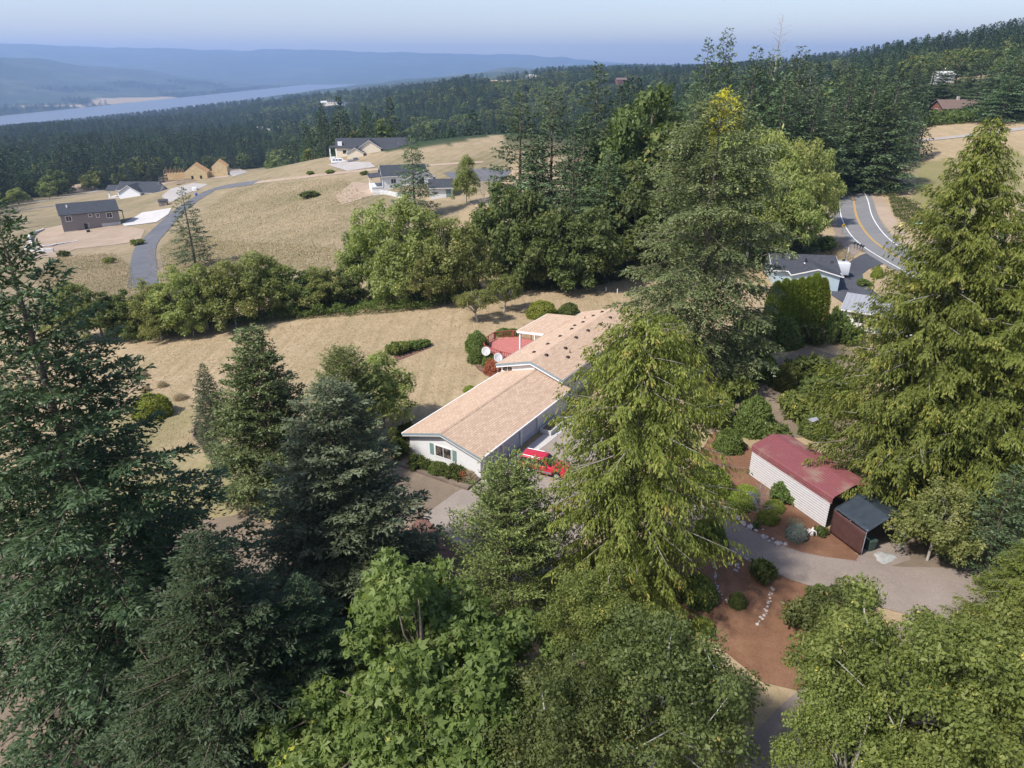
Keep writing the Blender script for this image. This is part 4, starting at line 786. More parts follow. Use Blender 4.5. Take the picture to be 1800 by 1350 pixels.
MB().hexa([(1.55, -.66, 1.62), (2.12, -.74, 1.13), (2.12, .74, 1.13), (1.55, .66, 1.62), (1.585, -.66, 1.645), (2.16, -.74, 1.145), (2.16, .74, 1.145), (1.585, .66, 1.645)]).build('windscreen', M['glass'], SV)
MB().hexa([(-.9, -.66, 1.15), (-.9, .66, 1.15), (-.77, .6, 1.6), (-.77, -.6, 1.6), (-.925, -.66, 1.15), (-.925, .66, 1.15), (-.795, .6, 1.6), (-.795, -.6, 1.6)]).build('rear_window', M['glass'], SV)
bevelled(MB().box(3.56, 3.7, -.86, .86, .36, .58), 'bumper', 'truck_grey', SV, .04); bevelled(MB().box(-1.08, -.95, -.86, .86, .4, .62), 'bumper', 'truck_grey', SV, .04)
for y in (-.3, 0, .3): MB().box(-.5, 1.2, y - .02, y + .02, 1.683, 1.7).build('roof_rib', M['red_paint'], SV)
def far_car(P, rz, L, label, name, cat, paint, van):
    t = thing(name, label, cat, P, rz); h = 2.0 if van else 1.05
    bevelled(MB().prism([(0, .4), (0, h*.5 if van else .95), (.05, h*.9), (L - 1.5, h) if van else (L*.55, .98), (L - .9, 1.25) if van else (L*.8, .95), (L, 1.05 if van else .8), (L, .4)], -.95, .95, 'y'), 'body', paint, t, .06, 2)
    if not van: bevelled(MB().hexa(cab(1.9, 3.9, 2.1, 3.4, .95, 1.7, .9, .75)), 'cabin', paint, t, .05, 2)
    for x in (.9, L - .95):
        for s in (-1, 1): wheel(t, x, s*.8, .36, .24, s)
    for s in (-1, 1):
        for a in ((.6, 1.5), (1.7, 2.6), (2.8, L - 1.6)) if van else ((2.1, 2.9), (3.0, 3.5)): MB().box(a[0], a[1], s*.953 if van else s*.86, s*.965 if van else s*.88, 1.25 if van else 1.1, 1.75 if van else 1.5).build('side_window', M['glass'], t)
    return t
# ------------------------------------------------------------------ neighbour's house, shop and hedge
A = gz(1358, 500, 0); Bq = gz(1468, 505, 0); rz = math.atan2(Bq.y - A.y, Bq.x - A.x); LNB = (Bq - A).length
NH = thing('neighbour_house', 'pale blue house with dark grey shingle roof behind the arborvitae hedge', 'house', A, rz)
gable(NH, 0, LNB, 0, 9.5, -.1, 2.6, 1.5, .45, 'blue_siding', 'dark_shingles', 'x', trim='white_trim')
gable(NH, LNB - 7.5, LNB - .2, -2.4, 4.75, -.1, 2.55, 1.0, .4, 'blue_siding', 'dark_shingles_cross', 'y', names=('wing_wall', 'wing_roof'), trim='white_trim')
window(NH, 'x+', LNB, 6.8, 1.5, 1.6, 1.1); slab(NH, 'door', 'x+', LNB, 3.2, 4.1, 0, 2.05, 'white_trim', .05); window(NH, 'y-', -2.4, LNB - 4, 1.5, 1.6, 1.1); window(NH, 'x+', LNB - .2, -.9, 1.5, 1.2, 1.1)
zr_ = lambda y: 2.6 + 1.5 * (1 - abs(y - 4.75) / 4.75) + .13
for x, y in ((3, 3), (6, 6.2), (9.5, 2.6), (9.2, 6.2), (11.5, 3.4)): MB().box(x - .2, x + .2, y - .18, y + .18, zr_(y) - .12, zr_(y) + .14).build('roof_vent', M['dark_vent'], NH)
MB().tube([(5.2, 2.2, zr_(2.2) - .2), (5.2, 2.2, zr_(2.2) + .7)], .16, 10).build('chimney', M['black_metal'], NH); MB().hexa([(4.9, 1.7, zr_(1.7) - .05), (5.5, 1.7, zr_(1.7) - .05), (5.5, 2.1, zr_(2.1) - .05), (4.9, 2.1, zr_(2.1) - .05), (4.9, 1.7, zr_(1.7) + .05), (5.5, 1.7, zr_(1.7) + .05), (5.5, 2.1, zr_(2.1) + .05), (4.9, 2.1, zr_(2.1) + .05)]).build('skylight', M['white_trim'], NH)
q = gz(1462, 486, 0); t = thing('box_trailer', 'white box trailer parked behind the pale blue house', 'trailer', q, rz + .1)
bevelled(MB().box(-2.4, 2.4, -1.1, 1.1, .55, 2.7), 'body', 'white_paint', t, .06, 2); MB().box(-.6, .4, -.35, .35, 2.704, 2.9).build('roof_unit', M['truck_grey'], t)
for s in (-1, 1): wheel(t, -.2, s*1.0, .33, .2, s)
MB().tube([(2.4, .4, .55), (3.4, 0, .5)], .05, 6).build('tow_bar', M['black_metal'], t); MB().tube([(3.3, 0, 0), (3.3, 0, .55)], .04, 6).build('jack_stand', M['black_metal'], t)
A = gz(1477, 575, 0); Bq = gz(1542, 586, 0); rz = math.atan2(Bq.y - A.y, Bq.x - A.x)
SH = thing('metal_shop', 'white walled shop with ribbed grey metal roof beside the dark asphalt drive', 'shed', A, rz); SLn = 9.0
gable(SH, 0, SLn, 0, 7.5, -.1, 2.7, 1.25, .35, 'white_siding', 'grey_steel', 'x', trim='white_trim'); window(SH, 'y-', 0, 2.2, 1.5, 1.2, .9); slab(SH, 'door', 'y-', 0, 4.5, 5.4, 0, 2.05, 'slate_trim', .05)
SRF = [c for c in SH.children if c.name.startswith('roof')][0]
for k in range(int(SLn / .6) + 1):
    x = -.3 + k * .6; s_ = 1.25 / 3.75
    for y0, y1 in ((-.34, 3.75), (7.84, 3.75)):
        z0, z1 = 2.7 - .34*s_ + .137, 2.7 + 1.25 + .137; MB().hexa([(x - .03, y0, z0), (x + .03, y0, z0), (x + .03, y1, z1), (x - .03, y1, z1), (x - .03, y0, z0 + .05), (x + .03, y0, z0 + .05), (x + .03, y1, z1 + .05), (x - .03, y1, z1 + .05)]).build('seam_rib', M['grey_steel'], SRF)
# ------------------------------------------------------------------ roadside: mailboxes and signs
def mailbox(u, v, label, rz):
    t = thing('mailbox', label, 'mailbox', gp(u, v), rz, 'mailboxes at the road'); MB().box(-.06, .06, -.06, .06, -.2, 1.0).build('post', M['wood_post'], t)
    m = MB(); m.prism([(-.14, 1.0), (.14, 1.0), (.14, 1.2), (.1, 1.3), (0, 1.34), (-.1, 1.3), (-.14, 1.2)], -.32, .32, 'x'); m.build('box_body', M['black_metal'], t); MB().box(.1, .16, .143, .155, 1.15, 1.35).build('flag', M['lamp_red'], t)
for u, v in ((1501, 437), (1506, 439), (1511, 441), (1515, 443)): mailbox(u, v, 'black mailbox in the cluster by the road at the dark drive', .6)
def sign(name, u, v, zc, w, mat, label, rz, diamond=True, mark=None):
    t = thing(name, label, 'road sign', gp(u, v), rz); MB().box(-.04, .04, .0, .08, -.2, zc + (.2 if diamond else w)).build('post', M['wood_post'] if mat != 'sign_green' else M['grey_metal'], t)
    r = w * .7071 if diamond else None; p = [(0, zc - w*.7), (w*.7, zc), (0, zc + w*.7), (-w*.7, zc)] if diamond else [(-w, zc - .15), (w, zc - .15), (w, zc + .15), (-w, zc + .15)]
    o = MB().prism(p, -.035, -.004, 'y').build('panel', M[mat], t); MB().prism([(a*1.0, b) for a, b in p], -.0035, -.001, 'y').build('panel_back', M['sign_back'], t)
    if mark == 'arrow':
        MB().prism([(-.3, zc + .05), (-.02, zc + .05), (-.02, zc + .2), (.3, zc), (-.02, zc - .2), (-.02, zc - .05), (-.3, zc - .05)], -.04, -.036, 'y').build('arrow', M['black_metal'], o)
    if mark == 'text':
        for k in range(6): MB().box(-w + .12 + k*.24, -w + .28 + k*.24, -.04, -.036, zc - .07, zc + .07).build('lettering', M['white_trim'], o)
    return t
sign('warning_sign', 1480, 412, 1.9, .75, 'sign_yellow', 'orange yellow diamond warning sign with black arrow on the road bend', .35, True, 'arrow')
sign('warning_sign', 1462, 398, 1.9, .75, 'sign_back', 'grey back of a diamond sign on the gravel shoulder', .3, True)
sign('warning_sign', 1579, 413, 2.2, 1.0, 'sign_pale', 'pale yellow diamond sign on the bank across the road', -.1, True)
sign('street_sign', 1610, 412, 2.4, .75, 'sign_green', 'small green street name sign on the bank across the road', -.1, False, 'text')
for u, v, l in ((1490, 446, 'white marker post beside the mailboxes'), (1487, 460, 'thin grey marker post at the edge of the dark drive')):
    q = gp(u, v); t = thing('marker_post', l, 'post', q); MB().box(-.06, .06, -.04, .04, -.2, 1.3).build('post', M['white_trim' if 'white' in l else 'grey_metal'], t); MB().box(-.065, .065, -.045, .045, 1.1, 1.2).build('reflector_band', M['sign_back'], t)
for u, v in ((1065, 513), (1085, 516)):
    q = gp(u, v); t = thing('marker_post', 'white plastic pipe stake standing in the mown dry grass', 'post', q, 0, 'pipe stakes in the grass'); MB().tube([(0, 0, -.2), (0, 0, .7)], .07, 8).build('pipe', M['white_trim'], t); MB().tube([(0, 0, .7), (0, 0, .78)], .09, 8).build('cap', M['white_trim'], t)

# ------------------------------------------------------------------ houses of the new subdivision
a, rz, Ln = frame((113, 409), (213, 394)); zt = a.z
BH = thing('brown_house', 'brown sided house with dark shingle roof above a pale retaining wall', 'house', (a.x, a.y, zt), rz); D = 11.0
print('brown', a, math.degrees(rz), Ln)
gable(BH, 0, Ln, 0, D, -.2, 5.7, 2.6, .5, 'brown_siding', 'dark_shingles', 'x', trim='black_metal', ov_end=.35)
MB().box(Ln*.66, Ln + .03, -.06, -.004, -.6, 1.7).build('foundation', M['foundation'], BH); MB().box(-.03, Ln*.66 - .01, -.05, -.004, -.6, .25).build('foundation', M['foundation'], BH)
for f, w_, h_, z in ((.13, 1.5, 1.5, 4.3), (.5, .8, .8, 4.7), (.63, .8, 1.1, 4.5), (.83, 1.5, 1.5, 4.2)): window(BH, 'y-', 0, Ln*f, z, w_, h_, fw=.14)
slab(BH, 'door', 'y-', 0, Ln*.36, Ln*.36 + 1.0, .3, 2.3, 'black_metal', .05); window(BH, 'y-', 0, Ln*.42, 1.8, .6, .9, fw=.1)
window(BH, 'x+', Ln, D*.5, 6.9, .7, 1.0, fw=.12); slab(BH, 'garage_door', 'x+', Ln, 6.4, 9.6, 2.2, 4.6, 'truck_grey', .05); slab(BH, 'door', 'x+', Ln, 3.6, 4.6, 2.2, 4.3, 'black_metal', .05)
MB().hexa([(Ln + .01, 2.8, 4.9), (Ln + 1.6, 2.8, 4.5), (Ln + 1.6, 5.6, 4.5), (Ln + .01, 5.6, 4.9), (Ln + .01, 2.8, 5.05), (Ln + 1.6, 2.8, 4.62), (Ln + 1.6, 5.6, 4.62), (Ln + .01, 5.6, 5.05)]).build('porch_roof', M['dark_shingles'], BH)
for y in (2.95, 5.45): MB().box(Ln + 1.4, Ln + 1.54, y - .07, y + .07, 0, 4.55).build('porch_post', M['brown_siding'], BH)
for f in (.14, .3, .42, .55, .68): MB().box(Ln*f - .2, Ln*f + .2, D*.5 + .5, D*.5 + .9, 7.95, 8.25).build('roof_vent', M['dark_vent'], BH)
MB().tube([(2.6, D*.3, 6.8), (2.6, D*.3, 8.1)], .22, 8).build('vent_pipe', M['white_trim'], BH)
q = gp(157, 408); t = thing('air_conditioner', 'dark air conditioner unit at the foot of the brown house wall', 'air conditioner', (q.x, q.y - .4, q.z - .05), rz); bevelled(MB().box(-.5, .5, -.4, .4, 0, .9), 'casing', 'black_metal', t, .04, 2); MB().tube([(0, 0, .9), (0, 0, .93)], .3, 12).build('fan_grille', M['truck_grey'], t)
# retaining walls made of blocks
def block_wall(name, pix, label, h, bl=2.0, mat='foundation'):
    cen = spline(WP(pix), .4); t = thing(name, label, 'retaining wall', (cen[0].x, cen[0].y, 0)); acc = [0]
    for i in range(1, len(cen)): acc.append(acc[-1] + (cen[i] - cen[i-1]).length)
    nb_ = max(2, int(acc[-1] / bl)); o0 = Vector((cen[0].x, cen[0].y))
    at = lambda s: (lambda k: cen[k-1].lerp(cen[k], (s - acc[k-1]) / max(acc[k] - acc[k-1], 1e-6)))(min(max(1, int(np.searchsorted(acc, s))), len(acc) - 1))
    for r in range(2):
        for k in range(nb_):
            s0 = (k + .5*r*0) * acc[-1] / nb_; p, q = at(s0), at(s0 + acc[-1] / nb_ - .03); d = (q - p).normalized(); nv = Vector((-d.y, d.x)) * .3
            hh = (h(k / (nb_ - 1)) if callable(h) else h) / 2; z0 = gnd(*p) - .3 + r*hh + (.3 if r else 0) ; z1 = gnd(*p) + (r + 1)*hh - .02
            if z1 <= z0 + .05: continue
            c = [p - nv - o0, q - nv - o0, q + nv - o0, p + nv - o0]; MB().hexa([(x.x, x.y, z0) for x in c] + [(x.x, x.y, z1) for x in c]).build('block', M[mat], t)
block_wall('retaining_wall', [(77, 404), (60, 413), (53, 422), (58, 432), (80, 435), (105, 430), (137, 424)], 'curved pale block retaining wall below the brown house', lambda t_: 1.35 * (1 - .8*max(0, t_ - .45)/.55) * (.4 + .6*min(1, t_/.3)))
block_wall('retaining_wall', [(45, 440), (75, 444), (95, 443)], 'short lower pale block wall below the brown house', 1.2)
# white farmhouse
a, rz, Ln = frame((226, 357), (262, 359)); a, rz2, _ = frame((196, 352), (262, 359)); zt = a.z
print('white', a, math.degrees(rz2), _)
rz = -.02; WH = thing('white_farmhouse', 'white board sided house with dark gabled roofs behind the brown house', 'house', (a.x, a.y, zt), rz)
gable(WH, 0, 16, 6, 15, -.5, 3.4, 2.6, .5, 'white_board', 'dark_shingles', 'x', trim='white_trim'); gable(WH, 4.0, 13, -.5, 7, -.5, 3.4, 2.7, .5, 'white_board', 'dark_shingles_cross', 'y', names=('wing_wall', 'wing_roof'), trim='white_trim')
gable(WH, 10.5, 20, 1.5, 9.5, -.5, 3.0, 2.5, .4, 'white_board', 'dark_shingles', 'x', names=('garage_wall', 'garage_roof'), trim='white_trim')
gable(WH, -5.5, 4.5, 7.5, 13, 2.7, 3.0, 1.6, .5, 'white_board', 'dark_shingles', 'x', names=('porch_wall', 'porch_roof'))
for x in (-5.2, -1.0): MB().box(x, x + .5, 7.6, 8.1, -.5, 2.69).build('porch_post', M['white_trim'], WH)
for y in (4.4, 6.4): window(WH, 'x+', 20, y, 2.1, 1.2, .5, 'black_metal', fw=.06, mull=0)
MB().box(-5.6, 3.9, 7.4, 13.2, -.6, -.1).build('porch_floor', M['foundation'], WH)
q = gp(288, 361); t = thing('garden_shed', 'tiny dark roofed wooden shed beside the white board house', 'shed', q, .2); gable(t, -1.4, 1.4, -1, 1, -.1, 1.7, .5, .2, 'brown_siding', 'dark_shingles'); slab(t, 'door', 'y-', -1, -.4, .4, 0, 1.6, 'wood_post', .04)
heap('dirt_mound', 'tall brown heap of dug soil by the forest edge', 'dirt mound', gp(143, 337) + Vector((0, 0, -.6)), 13, 6, 5.2, 'bare_dirt', 7, .25); heap('dirt_mound', 'dark low soil heap in front of the timber framed house', 'dirt mound', gp(330, 321), 6, 3, 1.6, 'dirt_and_shade', 8, .1)
# timber framed house under construction
a, rz, Ln = frame((326, 320), (364, 320)); print('frame house', a, math.degrees(rz), Ln)
FH = thing('framed_house', 'unfinished house of bare sheathing and rafters at the end of the lane', 'house', a, .25); W1 = 9.5
MB().prism([(0, -.3), (W1, -.3), (W1, 3.8), (W1/2, 7.2), (0, 3.8)], 0, .15, 'y').build('sheathing', M['sheathing'], FH); MB().box(W1 - .15, W1, .15, 9, -.3, 3.8).build('sheathing', M['sheathing'], FH); MB().box(0, .15, .15, 9, -.3, 3.8).build('sheathing', M['sheathing'], FH); MB().box(-.1, W1 + .1, -.1, 13, -.8, -.31).build('foundation', M['foundation'], FH)
for x in (2.8, 6.4): slab(FH, 'window_opening', 'y-', 0, x, x + .9, 1.2, 2.6, 'black_metal', .02)
for k in range(13):
    y = .3 + k * .7
    for sx, ex in ((-.3, W1/2), (W1 + .3, W1/2)):
        z0, z1 = 3.6, 7.25; MB().hexa([(sx, y, z0), (ex, y, z1), (ex, y + .09, z1), (sx, y + .09, z0), (sx, y, z0 + .25), (ex, y, z1 + .25), (ex, y + .09, z1 + .25), (sx, y + .09, z0 + .25)]).build('rafter', M['lumber'], FH)
MB().prism([(11, 0), (17.5, 0), (17.5, 5.2), (14.2, 7.8), (11, 5.2)], 7, 7.15, 'y').build('sheathing', M['sheathing'], FH); MB().box(17.35, 17.5, 7.15, 15, 0, 5.2).build('sheathing', M['sheathing'], FH); MB().box(W1, 11, 7.0, 7.15, 0, 3.5).build('sheathing', M['sheathing'], FH)
for k in range(10):
    y = 7.3 + k * .75
    for sx, ex in ((10.8, 14.2), (17.7, 14.2)): MB().hexa([(sx, y, 5.0), (ex, y, 7.85), (ex, y + .09, 7.85), (sx, y + .09, 5.0), (sx, y, 5.25), (ex, y, 8.1), (ex, y + .09, 8.1), (sx, y + .09, 5.25)]).build('rafter', M['lumber'], FH)
for k in range(14): x = -8.3 + k * .62; MB().box(x, x + .1, .3, .45, -.5, 5.4 + .5*((k*7) % 3)).build('stud', M['lumber'], FH)
for z in (2.3, 3.4): MB().box(-8.4, -.1, .25, .5, z, z + .25).build('beam', M['lumber'], FH)
for k in range(8): x = -8.2 + k * 1.15; MB().box(x, x + .1, .55, 7.5, 3.3, 3.5).build('joist', M['lumber'], FH)
MB().box(-8.3, -.1, 7.4, 7.5, 0, 3.2).build('sheathing', M['sheathing'], FH)
# cream house being finished, van and pickup
a, rz, Ln = frame((611, 280), (638, 283)); print('cream', a, math.degrees(rz), Ln)
CH = thing('cream_house', 'large cream house with dark roofs still being finished', 'house', (a.x, a.y, a.z), .1); CH.scale = (.8, .8, .8)
gable(CH, 0, 7.5, 0, 8, -1.2, 3.0, 2.0, .4, 'cream_siding', 'dark_shingles_cross', 'y', trim='white_trim'); gable(CH, 5.0, 15.5, 4, 14, -1, 4.6, 3.4, .5, 'cream_siding', 'dark_shingles_cross', 'y', names=('wing_wall', 'wing_roof'), trim='white_trim')
gable(CH, -6, 27, 9, 19, -1, 4.6, 3.6, .6, 'cream_siding', 'dark_shingles', 'x', names=('main_wall', 'main_roof')); gable(CH, 15.5, 24, 5.5, 10, -1, 3.9, 1.6, .4, 'cream_siding', 'dark_shingles', 'x', names=('entry_wall', 'entry_roof')); gable(CH, 24, 31, 8, 15, -1, 4.2, 2.2, .4, 'cream_siding', 'dark_shingles', 'x', names=('end_wall', 'end_roof'), trim='white_trim')
for x in (-9.4, -6.5): MB().box(x, x + .5, 9.2, 9.7, -2, 4.2).build('porch_post', M['white_trim'], CH)
MB().box(-9.8, -5.9, 9, 17, 4.25, 4.6).build('porch_roof', M['dark_shingles'], CH); MB().box(-9.8, -6.1, 9, 17, -2, -.6).build('porch_floor', M['foundation'], CH); MB().box(-5.2, -3.2, 9.6, 10.8, 4.7, 7.0).build('chimney', M['white_trim'], CH)
window(CH, 'y-', 5.5, 18.5, 2.0, 1.6, 1.5, 'lumber'); slab(CH, 'door', 'y-', 4, 13.2, 14.2, 0, 2.6, 'black_metal', .06); window(CH, 'y-', 9, -2.2, 2.4, 1.5, 1.4, 'black_metal'); window(CH, 'x+', 31, 11.5, 2.2, 2.2, 1.4, 'lumber')
slab(CH, 'garage_door', 'x+', 7.5, 1.5, 3.6, -.9, 2.2, 'black_metal', .05); window(CH, 'y-', 5.5, 22, 2.0, 1.2, 1.2, 'lumber')
far_car(gp(583, 288), .08, 5.6, 'white van parked by the cream house', 'parked_van', 'van', 'white_paint', True); far_car(gp(607, 291) + Vector((0, 5, .5)), .2, 5.2, 'grey pickup truck parked behind the white van', 'pickup_truck', 'truck', 'truck_grey', False)
# white house with the raised porch, and its low outbuilding
a, rz, Ln = frame((675, 335), (720, 335)); print('white deck house', a, math.degrees(rz), Ln)
DH = thing('white_house', 'white house with raised corner porch half hidden by a lone fir', 'house', (a.x, a.y, a.z), .28)
gable(DH, 0, 13, 0, 9, -.5, 4.2, 2.4, .5, 'white_siding', 'dark_shingles', 'x', trim='white_trim'); gable(DH, 7.5, 14.5, -2.5, 4, -.5, 4.0, 1.8, .4, 'white_siding', 'dark_shingles_cross', 'y', names=('wing_wall', 'wing_roof'), trim='white_trim')
MB().box(-3.6, -.02, 0, 8, .9, 1.15).build('porch_floor', M['white_trim'], DH); MB().hexa([(-4, -.4, 3.75), (-.02, -.4, 4.1), (-.02, 8.4, 4.1), (-4, 8.4, 3.75), (-4, -.4, 3.9), (-.02, -.4, 4.25), (-.02, 8.4, 4.25), (-4, 8.4, 3.9)]).build('porch_roof', M['dark_shingles'], DH)
for x, y in ((-3.5, .1), (-3.5, 7.6), (-.4, -.1)): MB().box(x, x + .25, y, y + .25, 1.15, 3.8).build('porch_post', M['white_trim'], DH)
MB().box(-3.5, -.05, .1, 7.8, -.8, .89).build('porch_skirt', M['white_trim'], DH); slab(DH, 'porch_window', 'x-', 0, 1.5, 6.5, 1.3, 3.5, 'glass', .05); window(DH, 'y-', 0, 3, 2.6, 1.4, 1.2); window(DH, 'y-', -2.5, 11, 2.6, 1.2, 1.2, 'black_metal')
block_wall('retaining_wall', [(656, 343), (675, 341), (695, 345), (712, 350)], 'curved pale wall in front of the white porch house', 1.1)
a, rz, Ln = frame((757, 351), (789, 352)); print('outb', a, math.degrees(rz), Ln)
OB = thing('outbuilding', 'low white outbuilding with dark hipped roof among the trees', 'outbuilding', a, .12); gable(OB, 0, max(Ln, 6), 0, 7, -.3, 3.2, 1.6, .5, 'white_siding', 'dark_shingles', 'x', trim='white_trim'); slab(OB, 'door', 'y-', 0, max(Ln, 6) - 1.8, max(Ln, 6) - .5, .3, 2.6, 'shutter_green', .05)
# brown cabin beyond the right-hand field
q = gp(1686, 203); BC = thing('brown_cabin', 'brown roofed wooden house behind the bramble bank above the field', 'house', q, .1); gable(BC, -8, 10, 0, 9, -.5, 3.2, 3.0, .8, 'red_siding', 'brown_shingles', 'x', trim='brown_siding'); MB().box(.4, 1.4, 4, 5, 5.4, 7.6).build('chimney', M['stone'], BC); window(BC, 'x-', -8, 4.5, 2, 1.6, 1.3); window(BC, 'y-', 0, -3, 1.8, 1.6, 1.2)
# far specks of houses along the valley
for i, (u, v, wd, rz, wl_, rf_, lab) in enumerate(((213, 226, 12, .3, 'white_siding', 'foundation', 'pale house in a gap of the woods above the river'), (458, 231, 14, .2, 'white_board', 'foundation', 'white house with gables deep in the wooded slope'), (472, 232, 9, -.2, 'white_board', 'pale_gravel', 'small white house beside the gabled house in the wooded slope'), (400, 237, 13, .4, 'white_siding', 'foundation', 'low pale house at a clearing in the wooded slope'), (429, 235, 11, -.1, 'cream_siding', 'tan_shingles', 'tan house in the wooded slope'),
      (572, 186, 22, .3, 'white_siding', 'foundation', 'pale house in the hillside cluster over the river, river end'), (583, 185, 24, 0, 'cream_siding', 'dark_shingles', 'tan house in the middle of the hillside cluster over the river'), (600, 186, 22, .5, 'white_board', 'dark_shingles', 'dark roofed house in the hillside cluster over the river'), (787, 151, 26, .2, 'white_siding', 'foundation', 'white house on the ridge at the edge of the far fir row'), (868, 148, 22, -.1, 'cream_siding', 'tan_shingles', 'tan house on the bare ridge field'), (934, 142, 26, .1, 'white_board', 'foundation', 'pale house at the end of the bare ridge field'), (1093, 148, 20, .2, 'red_siding', 'brown_shingles', 'reddish brown house among the ridge firs'), (1662, 147, 12, .2, 'white_siding', 'foundation', 'white house high on the wooded hill'))):
    q = gp(u, v); t = thing('distant_house', lab, 'house', q + Vector((0, 0, 2.0)), rz); s_ = wd / 12; gable(t, -wd/2, wd/2, 0, wd*.6, -4, 3.6*s_, 2*s_, .5, wl_, rf_, 'x')
    for k in (-.28, 0, .28): window(t, 'y-', 0, wd*k, 1.8*s_, wd*.1, 1.2*s_)
# ------------------------------------------------------------------ plants: the near trees
ORD = ['first', 'second', 'third', 'fourth', 'fifth', 'sixth', 'seventh', 'eighth', 'ninth', 'tenth', 'eleventh', 'twelfth', 'thirteenth', 'fourteenth']
def nth(rows, i): return ORD[sorted(range(len(rows)), key=lambda k: rows[k]).index(i)]
grow('great_fir', 'fir_tree', -25, 338, 1240, 7.8, 'towering dark fir with long sweeping branches reaching over the lawn', rz=.4)
grow('great_fir', 'fir_tree', 345, 930, 1350, 6.2, 'dark fir rising from the shade below the towering fir', rz=2.2)
grow('great_fir', 'fir_tree', 520, 1010, 1300, 4.2, 'dark fir between the blue grey fir and the lobed-leaf oak', rz=1.1)
grow('garden_fir', 'fir_tree', 438, 573, 885, 4.6, 'mid green garden fir with layered boughs beside the curbed bed', rz=.5)
grow('blue_fir', 'fir_tree', 575, 668, 1075, 6.0, 'blue grey fir with dense frosted boughs next to the garage lawn', rz=1.0)
grow('pine', 'pine_tree', 600, 617, 778, 3.7, 'dark bushy pine with upright candles behind the blue grey fir', rz=.3)
grow('light_tree', 'garden_tree', 665, 622, 752, 3.7, 'rounded bright green tree casting shade on the dry lawn', var=1)
grow('blue_spruce', 'spruce_tree', 355, 640, 760, 2.1, 'small steel blue conical spruce at the edge of the curbed bed')
grow('pine', 'pine_tree', 893, 823, 1085, 4.1, 'rounded green pine standing at the edge of the parking court', rz=2.)
grow('hanging_cedar', 'cedar_tree', 1140, 550, 1062, 6.1, 'tall yellow green cedar with hanging sprays and bare grey limbs', var=0, rz=.8)
grow('open_fir', 'fir_tree', 1272, 168, 668, 9.4, 'tall open-branched fir with bare trunk showing behind the hanging cedar', rz=.9)
grow('hanging_cedar', 'cedar_tree', 1748, 203, 868, 7.6, 'huge golden green cedar towering over the red carport', var=1, rz=.2)
grow('hanging_cedar', 'cedar_tree', 1890, 290, 900, 7.2, 'golden green cedar crowding the huge cedar over the carport', var=1, rz=2.6)
grow('hanging_cedar', 'cedar_tree', 1835, 940, 1170, 3.2, 'young golden cedar at the bend of the gravel drive', var=1, rz=1.4)
grow('fir', 'fir_tree', 1815, 330, 640, 5., 'dark fir showing between the golden cedars', var=1)
grow('oak', 'oak_tree', 735, 985, 1330, 7.4, 'bright green oak with large lobed leaves below the pine', rz=.3)
grow('alder', 'alder_tree', 1070, 1000, 1240, 4.0, 'yellowish green slender tree between the oak and the white-limbed birch', var=0, rz=1.1)
grow('birch', 'birch_tree', 1175, 1095, 1400, 4.8, 'dark green birch with white limbs beside the mulch bed', rz=.5)
grow('birch', 'birch_tree', 985, 1180, 1450, 4.2, 'dark green small-leaved tree between oak and birch', rz=2.5)
grow('alder', 'alder_tree', 1655, 1040, 1430, 5.6, 'large loose olive green tree below the gravel drive bend', rz=2.0)
grow('alder', 'alder_tree', 1830, 1090, 1450, 5., 'olive green tree beside the young golden cedar', rz=3.9)
grow('alder', 'alder_tree', 1530, 1230, 1500, 3.8, 'small olive green tree at the foot of the mulch slope', rz=5.)
grow('light_tree', 'garden_tree', 1672, 845, 985, 2.9, 'leafy green tree at the skirt of the huge golden cedar', var=0)
grow('fir', 'fir_tree', 1790, 820, 1000, 3., 'shaded fir beneath the golden cedars', var=0)
grow('arborvitae', 'juniper_shrub', 768, 985, 1085, .75, 'narrow dark upright juniper at the foot of the pine', 'shrub')
grow('bare_tree', 'bare_shrub', 722, 925, 1005, 1.5, 'bare twiggy reddish shrub on the red mulch corner', 'shrub', var=1)
grow('red_shrub', 'red_maple_shrub', 700, 955, 1010, 1.3, 'rust leaved shrub on the red mulch corner', 'shrub')
grow('loose_shrub', 'garden_shrub', 660, 960, 1040, 1.2, 'yellow green shrub between the blue grey fir and red mulch', 'shrub', var=1)
# near the house and on the lawn
grow('apple', 'apple_tree', 838, 507, 566, 2.9, 'small spreading green fruit tree on the dry lawn', var=0)
grow('apple', 'apple_tree', 886, 484, 549, 2.9, 'yellowish fruit tree with forked pale trunk on the dry lawn', var=1)
grow('fine_dome', 'clipped_shrub', 953, 529, 563, 2.3, 'wide rounded olive shrub behind the patio roof', 'shrub')
grow('dome', 'clipped_shrub', 1000, 533, 560, 1.7, 'dark green rounded shrub behind the house roof', 'shrub')
for u, vt, vb, R, l in ((838, 584, 622, 1.55, 'clipped round shrub at the deck railing corner'), (838, 612, 640, 1.2, 'clipped round shrub below the satellite dish'), (861, 622, 648, 1.0, 'small clipped shrub between the satellite dishes'), (885, 577, 592, 1.2, 'low clipped shrub along the far deck railing'), (900, 578, 592, 1.1, 'low clipped shrub at the deck railing by the patio')): grow('dome', 'clipped_shrub', u, vt, vb, R, l, 'shrub')
grow('red_shrub', 'red_maple_shrub', 866, 632, 660, 1.1, 'dark red shrub at the corner of the house', 'shrub')
grow('fine_dome', 'clipped_shrub', 826, 678, 692, .8, 'small green clipped shrub peeking over the garage roof', 'shrub')
for u in (692, 708, 726, 742): grow('loose_shrub', 'lawn_shrub', u, 602 - (u - 692)*.12, 628 - (u - 692)*.3, 1.15, 'grey green shrub in the mulched row on the dry lawn', 'shrub', 'shrubs in the lawn row')
grow('fine_dome', 'clipped_shrub', 262, 692, 740, 2.0, 'green dome shaped weeping shrub alone on the lawn', 'shrub')
